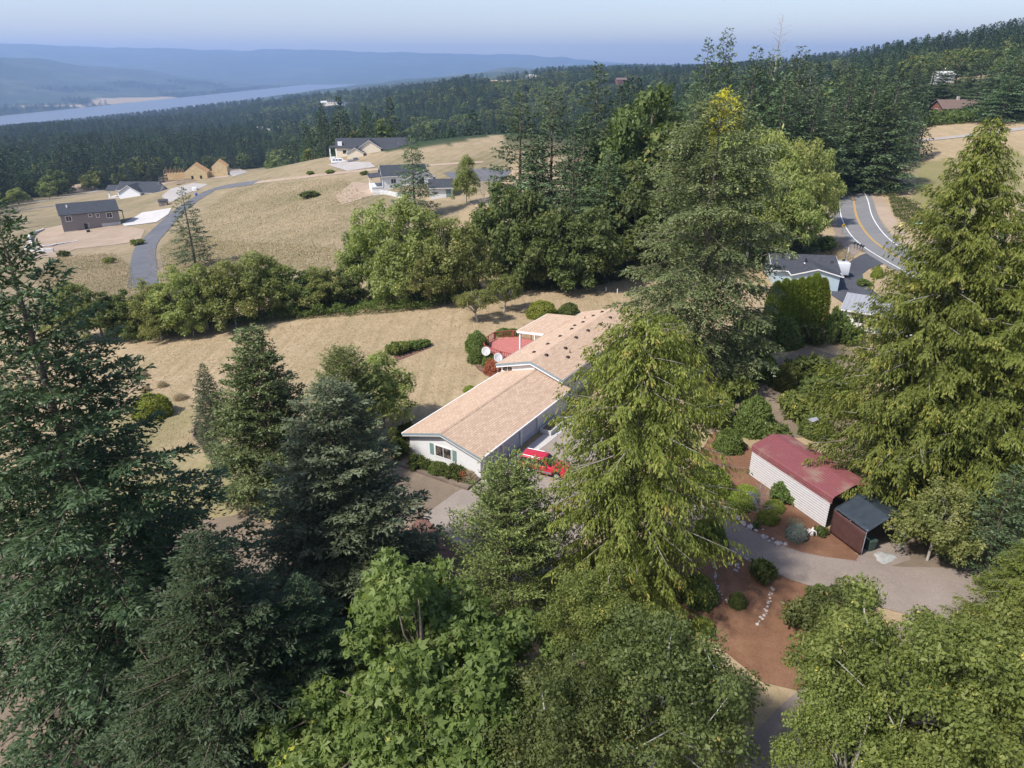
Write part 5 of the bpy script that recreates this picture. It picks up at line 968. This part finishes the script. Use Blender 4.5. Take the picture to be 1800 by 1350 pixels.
for u, v, R, l in ((250, 665, .7, 'low tan grass tuft nearest the dark fir'), (284, 682, .6, 'tiny tan grass tuft on the lawn'), (316, 705, .8, 'tan grass tuft beside the blue spruce'), (255, 690, .5, 'small tan tuft beside the weeping dome shrub')): grow('dry_shrub', 'grass_tuft', u, v - 12, v, R, l, 'grass tuft')
for i, (u, vt, vb, k, l) in enumerate(((712, 742, 775, 'loose_shrub', 'leafy shrub behind the garage gable corner'), (700, 770, 812, 'loose_shrub', 'loose shrub at the garage gable corner'), (733, 800, 830, 'loose_shrub', 'flower bed shrub under the gable eave'), (770, 812, 838, 'dome', 'dark flower bed shrub below the gable window'), (800, 818, 848, 'loose_shrub', 'pale flower bed plant below the gable window shutter'), (820, 828, 850, 'dry_shrub', 'dry flower bed plant near the garage corner'))): grow(k, 'bed_shrub', u, vt, vb, .95, l, 'shrub', var=0)
grow('red_shrub', 'bed_shrub', 812, 828, 848, .4, 'pink flowering plant in the flower bed', 'plant')
# shrubs about the mulch beds
for k, u, vt, vb, R, l in (('fine_dome', 1304, 868, 900, 1.25, 'olive clipped dome on the carport mulch bed, largest of its group'), ('fine_dome', 1315, 855, 876, 1.0, 'olive clipped dome behind the small blue dome'), ('blue_dome', 1321, 866, 888, .7, 'small blue grey dome shrub among olive domes'), ('fine_dome', 1363, 880, 903, .85, 'olive clipped dome close to the ribbed carport wall'), ('fine_dome', 1352, 898, 924, .95, 'olive clipped dome nearest the rock edging'),
      ('blue_dome', 1403, 922, 954, .85, 'blue grey rounded spruce shrub near the canopy shelter'), ('dry_shrub', 1399, 914, 932, .7, 'tan plumed grass behind the blue spruce shrub'), ('loose_shrub', 1446, 925, 946, .55, 'small green plant at the carport corner'), ('loose_shrub', 1345, 985, 1030, .95, 'bright green shrub on the lower mulch bed edge'), ('dome', 1299, 1042, 1072, .6, 'small grey green shrub amid the lower mulch bed'),
      ('dome', 1233, 1015, 1072, 1.25, 'glossy green shrub beneath the hanging cedar'), ('dome', 1250, 915, 972, 1.35, 'dark green shrub at the edge of the curving drive'), ('fine_dome', 1252, 818, 880, 1.9, 'broad olive shrub under the hanging cedar boughs'), ('loose_shrub', 1330, 915, 930, .35, 'tiny light green plant by the rock edging'),
      ('fine_dome', 1235, 1090, 1120, .9, 'light green low shrub at the birch edge of the mulch'), ('loose_shrub', 1440, 1032, 1056, .8, 'variegated pale shrub on the lower mulch bed')): grow(k, 'bed_shrub', u, vt, vb, R, l, 'shrub', var=0)
grow('rhododendron', 'rhododendron', 1452, 1048, 1145, 2.0, 'dense dark rhododendron on the lower mulch bed', 'shrub'); grow('rhododendron', 'rhododendron', 1500, 1028, 1085, 1.6, 'rhododendron touching the gravel drive', 'shrub')
grow('bare_tree', 'bare_shrub', 1340, 850, 905, 1.3, 'multi-stemmed pale bare shrub against the ribbed carport wall', 'shrub', var=1); grow('loose_shrub', 'bed_shrub', 1378, 852, 888, 1.0, 'wispy grey green shrub against the ribbed carport wall', 'shrub', var=0)
for k, u, vt, vb, R, l in (('loose_shrub', 1432, 625, 690, 3.0, 'bright yellow green spreading shrub above the dirt yard'), ('loose_shrub', 1465, 660, 740, 3.0, 'yellow green shrub at the golden cedar skirt'), ('dome', 1385, 640, 690, 1.5, 'brownish rounded shrub in the dirt yard'), ('dome', 1330, 700, 770, 2.0, 'green shrub behind the carport ridge'), ('dome', 1285, 755, 800, 1.4, 'dark shrub behind the carport end wall'), ('loose_shrub', 1370, 745, 790, 1.6, 'leafy shrub along the carport back wall'), ('dome', 1330, 555, 620, 3.0, 'dark rhododendron mound below the arborvitae hedge'), ('dome', 1380, 560, 615, 2.6, 'dark green mound at the foot of the arborvitae hedge'), ('loose_shrub', 1430, 570, 612, 2.0, 'brown green shrub at the end of the arborvitae hedge'), ('loose_shrub', 1480, 545, 610, 1.8, 'grey green shrub before the white shop wall'), ('loose_shrub', 1448, 415, 445, 2.6, 'yellow green shrub beside the road shoulder'), ('fine_dome', 1545, 468, 490, 1.0, 'small conical shrub on the drive island'), ('loose_shrub', 1520, 490, 505, 1.2, 'low shrub at the drive island edge'), ('loose_shrub', 1500, 575, 610, 1.6, 'light green shrub under the shop eave')): grow(k, 'yard_shrub', u, vt, vb, R, l, 'shrub', var=0)
for k, u, vt, vb, R, l in (('loose_shrub', 1295, 655, 715, 2.2, 'leafy green shrub in the shade of the open fir'), ('dome', 1345, 625, 672, 1.9, 'dark mounded shrub in the shade of the open fir'), ('loose_shrub', 1255, 690, 760, 2.2, 'shrub between the hanging cedar and the open fir'), ('loose_shrub', 1405, 690, 745, 1.9, 'loose green shrub above the carport end wall'), ('loose_shrub', 1300, 590, 640, 2.2, 'green shrub at the foot of the open fir trunk'), ('dome', 1440, 730, 775, 1.6, 'green shrub between bird house and golden cedar')): grow(k, 'yard_shrub', u, vt, vb, R, l, 'shrub', var=1)
for i, (u, vt) in enumerate(((1368, 500), (1383, 496), (1397, 497), (1411, 494), (1424, 492), (1437, 486), (1450, 494))): grow('arborvitae', 'arborvitae', u, vt - 5, 592 - i*2, 1.35, 'clipped arborvitae column by the blue house, %s from the golden cedar' % ORD[6 - i], 'hedge plant', 'arborvitae hedge')
# ------------------------------------------------------------------ middle distance groves
G1 = 'broadleaf trees of the middle grove'
rows = [('light_tree', 650, 352, 522, 5.6, 0), ('light_tree', 712, 345, 528, 6.4, 1), ('light_tree', 775, 372, 532, 5.6, 0), ('light_tree', 826, 392, 528, 4.6, 1), ('maple', 640, 395, 515, 4.6, 0), ('light_tree', 690, 418, 535, 4.4, 0), ('light_tree', 752, 430, 538, 4.2, 1)]
us = [r[1] for r in rows]
for i, (k, u, vt, vb, R, v) in enumerate(rows): grow(k, 'grove_tree', u, vt, vb, R, ('light green' if k == 'light_tree' else 'dark green') + ' leafy tree in the lawn grove, %s from the hay field' % nth(us, i), 'tree', G1, v)
rows = [(880, 328, 502, 6.4, 0), (958, 334, 505, 6.6, 1), (1035, 368, 508, 5.8, 2), (905, 395, 508, 5, 1), (990, 405, 512, 5, 0)]; us = [r[0] for r in rows]
for i, (u, vt, vb, R, v) in enumerate(rows): grow('maple', 'maple_tree', u, vt, vb, R, 'dense dark maple above the mown strip, %s from the light green grove' % nth(us, i), 'tree', 'dark maples of the middle grove', v)
rows = [(915, 165, 440, 8.6, 0), (972, 156, 440, 8.8, 1), (1052, 112, 440, 8, 0), (1010, 235, 470, 6.4, 0), (945, 238, 450, 6.5, 1), (1070, 265, 480, 7.5, 0), (1030, 200, 440, 6.5, 1)]; us = [r[0] for r in rows]
for i, (u, vt, vb, R, v) in enumerate(rows): grow('fir', 'fir_tree', u, vt, vb, R, ('tallest spindly fir over the dark maples' if u == 1052 else 'fir over the dark maples, %s from the bare field crest' % nth(us, i)), 'tree', 'firs of the middle grove', v)
rows = [(1150, 163, 440, 13, 0), (1105, 195, 450, 8, 1), (1190, 215, 450, 9, 2), (1130, 290, 480, 8, 1), (1195, 320, 490, 7, 0)]; us = [r[0] for r in rows]
for i, (u, vt, vb, R, v) in enumerate(rows): grow('maple', 'maple_tree', u, vt, vb, R, ('biggest rounded maple crown behind the open fir' if u == 1150 else 'rounded maple behind the open fir, %s counting from the dark grove' % nth(us, i)), 'tree', 'maples behind the open fir', v)
rows = [(1300, 232, 450, 8), (1360, 225, 450, 8.5), (1415, 245, 440, 8), (1445, 262, 400, 6), (1335, 300, 470, 7.5), (1390, 300, 465, 7)]; us = [-r[0] for r in rows]
for i, (u, vt, vb, R) in enumerate(rows): grow('willow', 'willow_tree', u, vt, vb, R, 'pale yellow green feathery tree, %s from the road bend' % nth(us, i), 'tree', 'pale trees by the road bend')
grow('yellow_tree', 'yellow_tree', 1276, 166, 420, 4.6, 'bright yellow crown rising out of the dark wood', 'tree'); grow('light_tree', 'grove_tree', 1235, 265, 460, 6, 'green leafy tree just behind the open fir trunk', 'tree', var=0)
grow('blue_spruce', 'spruce_tree', 1408, 318, 452, 5.4, 'broad blue green spruce next to the road shoulder'); grow('blue_spruce', 'spruce_tree', 1365, 355, 462, 4.4, 'smaller blue green spruce next to the broad one')
F1 = 'tall firs above the road bend'
for u, vt, vb, R, v in ((1247, 66, 340, 8, 2), (1281, 50, 345, 8.5, 1), (1332, 82, 350, 9, 0), (1362, 88, 350, 9, 1), (1410, 82, 350, 10, 1), (1385, 130, 360, 9, 0), (1300, 150, 370, 8, 0), (1225, 140, 360, 8, 1), (1440, 150, 355, 10, 0), (1465, 175, 345, 9, 1)): grow('fir', 'fir_tree', u, vt, vb, R, 'tall dark fir above the pale roadside trees, %s going towards the road' % ORD[[1225, 1247, 1281, 1300, 1332, 1362, 1385, 1410, 1440, 1465].index(u)], 'tree', F1, v)
for u, vt, vb, R, v in ((1503, 112, 322, 10, 0), (1545, 125, 330, 11, 1), (1582, 138, 335, 11, 1), (1525, 165, 326, 9, 0), (1560, 180, 336, 10, 0)): grow('fir', 'fir_tree', u, vt, vb, R, 'broad dark fir lining the road, %s counting towards the green field' % ORD[[1503, 1525, 1545, 1560, 1582].index(u)], 'tree', 'firs lining the road', v)
grow('dead_fir', 'dead_fir', 1376, 24, 345, 8, 'bare grey leafless fir snag above the wood'); grow('dead_fir', 'dead_fir', 1428, 120, 350, 8, 'leafless grey snag leaning into the firs by the road')
for u, vt, vb, R, v in ((1615, 110, 205, 11, 0), (1650, 95, 190, 11, 1), (1690, 100, 188, 11, 0), (1735, 92, 190, 11, 1), (1768, 100, 205, 12, 0), (1800, 92, 206, 13, 1), (1640, 125, 192, 9, 1), (1780, 130, 215, 10, 1)): grow('fir', 'fir_tree', u, vt, vb, R, 'dark fir around the brown roofed house, %s from the road firs' % ORD[[1615, 1640, 1650, 1690, 1735, 1768, 1780, 1800].index(u)], 'tree', 'firs round the brown roofed house', v)
# hedge row along the lower lawn
rows = ((215, 500, 592, 3.6, 'maple'), (255, 478, 590, 3.8, 'light_tree'), (300, 456, 588, 4.4, 'light_tree'), (345, 452, 580, 4.6, 'light_tree'), (395, 440, 572, 4.8, 'light_tree'), (440, 428, 562, 5., 'light_tree'), (480, 446, 556, 4.2, 'light_tree'), (520, 462, 548, 4., 'maple'), (560, 452, 545, 4., 'light_tree'), (590, 462, 540, 3.6, 'maple'), (160, 500, 600, 4, 'maple'), (110, 480, 600, 4, 'light_tree'), (270, 520, 598, 2.6, 'light_tree'), (330, 520, 590, 2.6, 'light_tree'))
us = [r[0] for r in rows]
for i, (u, vt, vb, R, k) in enumerate(rows): grow(k, 'hedgerow_tree', u, vt + 14, vb, R, ('light green' if k == 'light_tree' else 'dark green') + ' bushy hedgerow tree, %s along from the towering fir' % nth(us, i), 'tree', 'hedgerow trees')
grow('fir', 'fir_tree', 318, 328, 470, 4.6, 'lone ragged fir beside the asphalt lane', 'tree', var=2, rz=.7); grow('fir', 'fir_tree', 722, 238, 385, 5.6, 'lone fir in front of the white porch house', 'tree', var=1, rz=.7); grow('light_tree', 'grove_tree', 818, 272, 360, 3.4, 'slim yellow green tree beside the white outbuilding', 'tree', var=1)
for u, vt, vb, R in ((270, 430, 500, 3.5), (850, 290, 380, 4), (870, 300, 380, 4)): grow('bare_tree', 'bare_tree', u, vt, vb, R, 'leafless grey shrub beside the asphalt lane' if u < 400 else 'leafless grey bush behind the dark maples', 'tree', 'leafless bushes behind the maples' if u > 400 else None, var=0)
for u, vt, vb, R, l in ((240, 420, 432, 2., 'green scrub at the lane edge'), (110, 440, 452, 1.6, 'scrub on the slope below the pale wall'), (190, 452, 464, 1.5, 'scrub on the dry slope by the lane'), (545, 335, 349, 3.2, 'flat green bramble patch alone in the hay field'), (580, 298, 306, 1.6, 'scrub by the van track'), (545, 300, 308, 1.3, 'small scrub by the van track'), (640, 300, 308, 1.5, 'scrub below the cream house')): grow('loose_shrub', 'field_shrub', u, vt, vb, R, l, 'shrub')
# trees at the forest edge behind the subdivision
for k, u, vt, vb, R, l in (('maple', 90, 300, 345, 9, 'round green tree at the forest edge behind the brown house'), ('light_tree', 225, 285, 320, 11, 'yellow green broad tree behind the white board house'), ('blue_spruce', 262, 290, 322, 5, 'small blue spruce behind the white board house'), ('light_tree', 80, 320, 350, 5, 'low scrub tree at the forest edge'), ('light_tree', 25, 330, 360, 6, 'yellow green scrub tree at the forest edge')): grow(k, 'edge_tree', u, vt, vb, R, l, 'tree')
# ------------------------------------------------------------------ the woods
rg = np.random.default_rng(77)
def woods(n, y0, y1, a0=-.78, a1=.78):
    y = np.sqrt(rg.uniform(y0*y0, y1*y1, n)); a = rg.uniform(a0, a1, n); return a * y, y
CLEAR = [(gp(u, v), r) for u, v, r in ((213, 228, 26), (458, 232, 30), (400, 238, 28), (429, 236, 22), (577, 187, 60), (600, 187, 50), (787, 152, 60), (868, 149, 70), (934, 143, 70), (1093, 149, 45), (1662, 149, 40), (1690, 205, 24), (360, 310, 36), (230, 340, 30), (640, 280, 42), (1655, 200, 20), (1715, 200, 20))]
def wooded(x, y):
    ok = ~inpoly(HAY, x, y); r = np.hypot(x, y); a = x / y; ok &= (zf(x, y) > -206) & (x > -1990)
    for p in FIELDS[:3] + [FIELDS[-1]]: ok &= ~inpoly(p, x, y)
    for c, rad in CLEAR:
        ok &= np.hypot(x - c.x, y - c.y) > rad
        t = (x * c.x + y * c.y) / (c.x**2 + c.y**2); off = np.abs(x * c.y - y * c.x) / math.hypot(c.x, c.y); ok &= ~((t < 1) & (t > 1 - 90 / math.hypot(c.x, c.y)) & (off < rad * .6))
    ok &= ~((a > .40) & (r < 262)); ok &= ~((a > -.16) & (a <= .40) & (r < 200 + 160 * (a < .14))); ok &= ~((a <= -.16) & (r < 292))
    ok &= ~((a > .33) & (a < .5) & (r < 240)); return ok
# individual trees: the nearest belt
cx, cyy = woods(9000, 235, 520); ok = wooded(cx, cyy); cx, cyy = cx[ok], cyy[ok]; keep = []; quota = {0: 160, 1: 55, 2: 100}
for i in np.argsort(np.hypot(cx, cyy)):
    zone = 0 if cx[i] / cyy[i] < -.1 else 1 if cx[i] / cyy[i] < .36 else 2
    if not quota[zone]: continue
    if all((cx[i]-cx[j])**2 + (cyy[i]-cyy[j])**2 > 5.5**2 for j in keep): keep.append(i); quota[zone] -= 1
RZ = [max([np.hypot(cx[j], cyy[j]) for j in keep if (0 if cx[j]/cyy[j] < -.1 else 1 if cx[j]/cyy[j] < .36 else 2) == z]) for z in range(3)]; RF = min(RZ); print('nearest forest belt out to', RZ, len(keep))
TAKEN = [(cx[j], cyy[j]) for j in keep]
for n_, j in enumerate(keep):
    P = Vector((cx[j], cyy[j], zfs(cx[j], cyy[j]) - .3)); a = cx[j] / cyy[j]; bl = rg.random() < (.12 if a < 0 else .2)
    hh = rg.uniform(22, 31) if a < -.36 else rg.uniform(17, 26) if a < .1 else rg.uniform(16, 26)
    side = ('behind the new houses' if a < -.1 else 'past the middle grove' if a < .3 else 'up the hillside')
    if bl: plant('forest_broadleaf', 'forest_broadleaf', P, hh*.62, rg.uniform(4, 6), 'leafy tree in the forest edge ' + side, 'tree', 'leafy forest edge trees ' + side)
    else: plant('forest_fir', 'forest_fir', P, hh, rg.uniform(3.2, 4.8), 'dark conifer in the forest edge ' + side, 'tree', 'forest edge conifers ' + side)
# everything farther: one mass of trees
parts = [woods(9000, RF*.97, 900), woods(11000, 900, 1700), woods(9000, 1700, 3000)]
fx = np.concatenate([p[0] for p in parts]); fy = np.concatenate([p[1] for p in parts]); ok = wooded(fx, fy) & (np.hypot(fx, fy) > np.where(fx / fy < -.1, RZ[0], np.where(fx / fy < .36, RZ[1], RZ[2]))); ok &= ~((wob(fx, fy, .018, 31) > .95) & (np.hypot(fx, fy) > 420)); fx, fy = fx[ok], fy[ok]; bx_ = rg.uniform(-3700, -2655, 9000); by_ = rg.uniform(2700, 9000, 9000); kb = (wob(bx_, by_, .004, 51) + 1.6 * np.exp(-((bx_ + 2700) / 120)**2) > .25) & (zf(bx_, by_) > -214.5)
for p_ in FIELDS[2:4]: kb &= ~inpoly(p_, bx_, by_)
fx = np.concatenate([fx, bx_[kb]]); fy = np.concatenate([fy, by_[kb]]); fz = zf(fx, fy) - .4
far_r = np.hypot(fx, fy); isb = rg.random(len(fx)) < np.where(fx / fy < -.33, .12, .28 + .45 * (wob(fx, fy, .012, 9) > .1))
pts = bpy.data.meshes.new('forest'); pts.vertices.add(len(fx)); pts.vertices.foreach_set('co', np.stack([fx, fy, fz], -1).astype(np.float32).ravel())
sc = rg.uniform(.45, 1.2, len(fx)) * (1 + .2 * wob(fx, fy, .03, 41)) * (1 + .25 * ss(800, 2500, far_r)); wd_ = sc * rg.uniform(.95, 1.5, len(fx)) * (1 + .5 * ss(900, 2500, far_r))
low = np.ones(len(fx))
for c, rad in CLEAR[:11]:
    d_ = math.hypot(c.x, c.y); t_ = (fx*c.x + fy*c.y) / d_; o_ = np.abs(fx*c.y - fy*c.x) / d_; low = np.where((t_ < d_) & (t_ > d_ - 380) & (o_ < rad * .75), np.minimum(low, .25 + .5 * np.clip((d_ - t_) / 380, 0, 1)), low)
sc = np.minimum(sc, 1.25) * low; wd_ *= np.sqrt(low)
for nm, val in (('tree_scale', sc), ('tree_width', wd_), ('tree_turn', rg.uniform(0, 6.28, len(fx)))): at = pts.attributes.new(nm, 'FLOAT', 'POINT'); at.data.foreach_set('value', val.astype(np.float32))
at = pts.attributes.new('tree_kind', 'INT', 'POINT'); at.data.foreach_set('value', np.where(isb, 3 + rg.integers(0, 2, len(fx)), rg.integers(0, 3, len(fx))).astype(np.int32))
pts.update(); FO = link('forest', pts); tag(FO, 'mass of conifers and leafy trees covering the hillside down to the river', 'forest', None, 'stuff')
src = [m[0] for m in K['forest_fir']] + [m[0] for m in K['forest_broadleaf']]
ng = bpy.data.node_groups.new('forest_scatter', 'GeometryNodeTree'); ng.interface.new_socket('Geometry', in_out='INPUT', socket_type='NodeSocketGeometry'); ng.interface.new_socket('Geometry', in_out='OUTPUT', socket_type='NodeSocketGeometry')
N_ = ng.nodes; L_ = ng.links; gi = N_.new('NodeGroupInput'); go = N_.new('NodeGroupOutput'); jn = N_.new('GeometryNodeJoinGeometry')
def nattr(nm, ty): q = N_.new('GeometryNodeInputNamedAttribute'); q.data_type = ty; q.inputs['Name'].default_value = nm; return q.outputs['Attribute']
cmb = N_.new('ShaderNodeCombineXYZ'); L_.new(nattr('tree_width', 'FLOAT'), cmb.inputs[0]); L_.new(nattr('tree_width', 'FLOAT'), cmb.inputs[1]); L_.new(nattr('tree_scale', 'FLOAT'), cmb.inputs[2])
rot = N_.new('ShaderNodeCombineXYZ'); L_.new(nattr('tree_turn', 'FLOAT'), rot.inputs[2]); kd = nattr('tree_kind', 'INT')
for i, me in enumerate(src):
    so = bpy.data.objects.new('forest_source', me); oi = N_.new('GeometryNodeObjectInfo'); oi.inputs['Object'].default_value = so; oi.inputs['As Instance'].default_value = True
    cp = N_.new('FunctionNodeCompare'); cp.data_type = 'INT'; cp.operation = 'EQUAL'; ins = [s for s in cp.inputs if s.enabled]; L_.new(kd, ins[0]); ins[1].default_value = i
    ip = N_.new('GeometryNodeInstanceOnPoints'); L_.new(gi.outputs[0], ip.inputs['Points']); L_.new(cp.outputs[0], ip.inputs['Selection']); L_.new(oi.outputs['Geometry'], ip.inputs['Instance']); L_.new(cmb.outputs[0], ip.inputs['Scale']); L_.new(rot.outputs[0], ip.inputs['Rotation']); L_.new(ip.outputs[0], jn.inputs[0])
L_.new(jn.outputs[0], go.inputs[0]); md = FO.modifiers.new('scatter', 'NODES'); md.node_group = ng
# ------------------------------------------------------------------ ground cover and stones
def cover(name, pix, n, h, mat, lf, label, seed, cat='undergrowth', lift=0.0):
    poly = WP(pix); g = np.random.default_rng(seed); xs = [p[0] for p in poly]; ys = [p[1] for p in poly]; x = g.uniform(min(xs), max(xs), n*4); y = g.uniform(min(ys), max(ys), n*4); k = inpoly(poly, x, y); x, y = x[k][:n], y[k][:n]; n = len(x)
    hh = h * (.55 + .45 * (wob(x, y, 1.1, seed) > 0) + .25 * wob(x, y, .6, seed + 1)); z = zf(x, y) + np.maximum(.03, hh) * g.random(n) ** .5 + lift; N = g.normal(0, .6, (n, 3)) + np.array([0, 0, 1.]); D = g.normal(0, 1, (n, 3))
    o = link(name, leaf_mesh(name, leaf_quads(np.stack([x, y, z], 1), D, N, lf[0]*g.uniform(.7, 1.3, n), lf[1]*g.uniform(.7, 1.3, n)), .45 + g.normal(0, .17, n), M[mat])); return tag(o, label, cat, None, 'stuff')
cover('undergrowth', [(230, 605), (240, 585), (400, 560), (560, 535), (700, 515), (840, 505), (850, 520), (760, 545), (640, 555), (500, 565), (380, 578), (260, 600)], 26000, 1.7, 'shrub_leaves', (.3, .19), 'bramble tangle along the foot of the hedgerow', 1)
cover('undergrowth', [(1560, 200), (1614, 212), (1680, 208), (1720, 200), (1725, 216), (1640, 222), (1610, 230)], 9000, 4.0, 'shrub_leaves', (1.0, .6), 'bramble bank in front of the brown roofed house', 2)
cover('undergrowth', [(60, 500), (90, 455), (200, 445), (230, 470), (240, 520), (160, 530)], 9000, .5, 'dry_stalks', (.5, .12), 'dry weeds on the slope beside the asphalt lane', 3); cover('undergrowth', [(280, 440), (320, 400), (345, 420), (600, 440), (610, 470), (450, 480), (290, 500)], 12000, .6, 'dry_stalks', (.5, .14), 'dry weeds between hedgerow and hay field', 4)
cover('ground_ivy', [(338, 765), (350, 745), (372, 760), (395, 790), (405, 845), (385, 835), (355, 790)], 9000, .2, 'blue_needles', (.12, .07), 'blue green creeping juniper filling the curbed bed', 5); cover('bed_flowers', [(722, 808), (760, 815), (838, 846), (828, 855), (770, 838), (718, 820)], 5000, .5, 'shrub_leaves', (.16, .06), 'mixed leafy perennials in the timber edged bed', 6)
cover('undergrowth', [(1560, 345), (1590, 350), (1640, 380), (1650, 410), (1600, 400), (1570, 380)], 6000, 1.2, 'shrub_leaves', (.35, .2), 'weedy green bank on the far side of the road', 7); cover('undergrowth', [(1440, 440), (1475, 425), (1500, 455), (1470, 470), (1380, 468)], 5000, .4, 'dry_stalks', (.3, .12), 'dry grass verge beside the mailboxes', 8)
cover('undergrowth', [(850, 500), (900, 490), (1100, 480), (1120, 490), (1000, 512), (900, 512)], 7000, .7, 'maple_leaves', (.3, .2), 'low green brush under the grove maples', 9)
cover('lawn_grass', [(215, 640), (240, 605), (420, 585), (600, 560), (800, 540), (1060, 500), (1090, 545), (1000, 560), (870, 640), (700, 760), (560, 700), (420, 860), (330, 780), (220, 800)], 40000, .06, 'lawn_blades', (.22, .06), 'short dry mown grass of the lawn', 11, 'grass')
cover('field_grass', [(285, 470), (330, 395), (400, 335), (600, 312), (650, 345), (620, 400), (610, 450), (450, 470)], 20000, .22, 'lawn_blades', (.55, .16), 'dry cut grass of the hay field', 12, 'grass')
def stones(name, pix, label, sz, seed, mat, nmax=60, jit=.25):
    cen = spline(WP(pix), .22); g = np.random.default_rng(seed); t = thing(name, label, 'rock edging', (cen[0].x, cen[0].y, 0)); ms = []
    for i in range(5):
        bm = bmesh.new(); bmesh.ops.create_icosphere(bm, subdivisions=1, radius=1)
        for v in bm.verts: v.co *= 1 + g.normal(0, .16); v.co.z *= .7
        me = bpy.data.meshes.new('stone'); bm.to_mesh(me); bm.free(); me.materials.append(M[mat]); ms.append(me)
    st = max(1, len(cen) // nmax)
    for p in cen[::st]:
        o = link('stone', ms[int(g.integers(5))], t); s = sz * g.uniform(.55, 1.4); o.scale = (s, s * g.uniform(.7, 1.2), s); q = Vector((p.x - cen[0].x + g.normal(0, jit), p.y - cen[0].y + g.normal(0, jit), .02 + s*.25)); o.location = q; o.rotation_euler = tuple(g.uniform(0, 3, 3) * (.1, .1, 2))
stones('rock_edging', [(1268, 893), (1290, 908), (1320, 928), (1345, 945), (1378, 957)], 'line of grey rocks edging the carport mulch bed along the drive', .2, 1, 'stone', 80, .22); stones('rock_edging', [(1263, 968), (1257, 990), (1258, 1020), (1266, 1045), (1282, 1062)], 'pale rock line on the cedar side of the lower mulch bed', .1, 2, 'white_stone', 50, .06); stones('rock_edging', [(1270, 965), (1300, 975), (1330, 995)], 'pale rock line along the top of the lower mulch bed', .1, 3, 'white_stone', 40, .06)
stones('rock_edging', [(1356, 1035), (1352, 1060), (1342, 1085), (1330, 1100)], 'pale rock line running down the middle of the lower mulch bed', .11, 4, 'white_stone', 40, .07); stones('rock_edging', [(1280, 995), (1292, 993), (1296, 1000)], 'small ring of pale rocks on the lower mulch bed', .14, 5, 'white_stone', 14, .15); stones('rock_edging', [(340, 768), (345, 742), (354, 730)], 'dark curb stones at the top of the curbed bed', .14, 6, 'wood_post', 30, .03); stones('rock_edging', [(340, 770), (360, 792), (378, 820), (388, 850), (410, 880)], 'curved curb stones along the creeping juniper bed', .14, 7, 'wood_post', 60, .03)
q = gp(1426, 940); t = thing('tree_stump', 'pale weathered root stump beside the blue spruce shrub', 'stump', q, 0); g_ = np.random.default_rng(8); MB().tube([(0, 0, -.1), (0, 0, .25), (.05, .02, .7)], [.22, .16, .05], 7).build('trunk', M['white_bark'], t, True)
for i in range(7): a = i*.9; m = MB(); m.tube([(.05*math.cos(a), .05*math.sin(a), .15 + .05*i), (.3*math.cos(a), .3*math.sin(a), .25 + .04*i), (.5*math.cos(a), .5*math.sin(a), .02 + .12*(i % 3))], [.07, .05, .015], 5); m.build('root', M['white_bark'], t, True)
q = gp(343, 335); t = thing('utility_box', 'white utility box in the island of the lane junction', 'utility box', q, .2); bevelled(MB().box(-.9, .9, -.7, .7, -.1, 1.3), 'casing', 'white_trim', t, .06, 2); MB().box(-1.1, 1.1, -.9, .9, -.15, .08).build('pad', M['foundation'], t); q = gp(345, 344); t = thing('blue_barrel', 'blue plastic barrel at the lane junction', 'barrel', q); MB().tube([(0, 0, 0), (0, 0, .15), (0, 0, .9), (0, 0, 1.0)], [.42, .5, .5, .42], 12).build('body', M['blue_plastic'], t); MB().tube([(0, 0, 1.0), (0, 0, 1.06)], .3, 12).build('lid', M['blue_plastic'], t)
# garden hose on the parking court
hp = [gp(u, v) + Vector((0, 0, .05)) for u, v in ((815, 852), (822, 858), (832, 862), (842, 866), (845, 870), (838, 869), (836, 865), (846, 866), (856, 868))]; tag(MB().tube(hp, .03, 5).build('garden_hose', M['black_metal']), 'dark garden hose lying on the parking court', 'hose')
# ------------------------------------------------------------------ haze: smoke-tinted summer air
n = Nodes('haze_air'); n.n.remove(n.b); pv = n.new('ShaderNodeVolumePrincipled'); pv.inputs['Color'].default_value = (.45, .635, 1.0, 1); pv.inputs['Density'].default_value = 1.0e-4; pv.inputs['Anisotropy'].default_value = .25
n.l(pv.outputs[0], n.out.inputs['Volume'])
hz_ = MB().box(-18300, 18300, -18300, 18300, -245, 420).build('haze', n.mat); tag(hz_, kind='stuff')
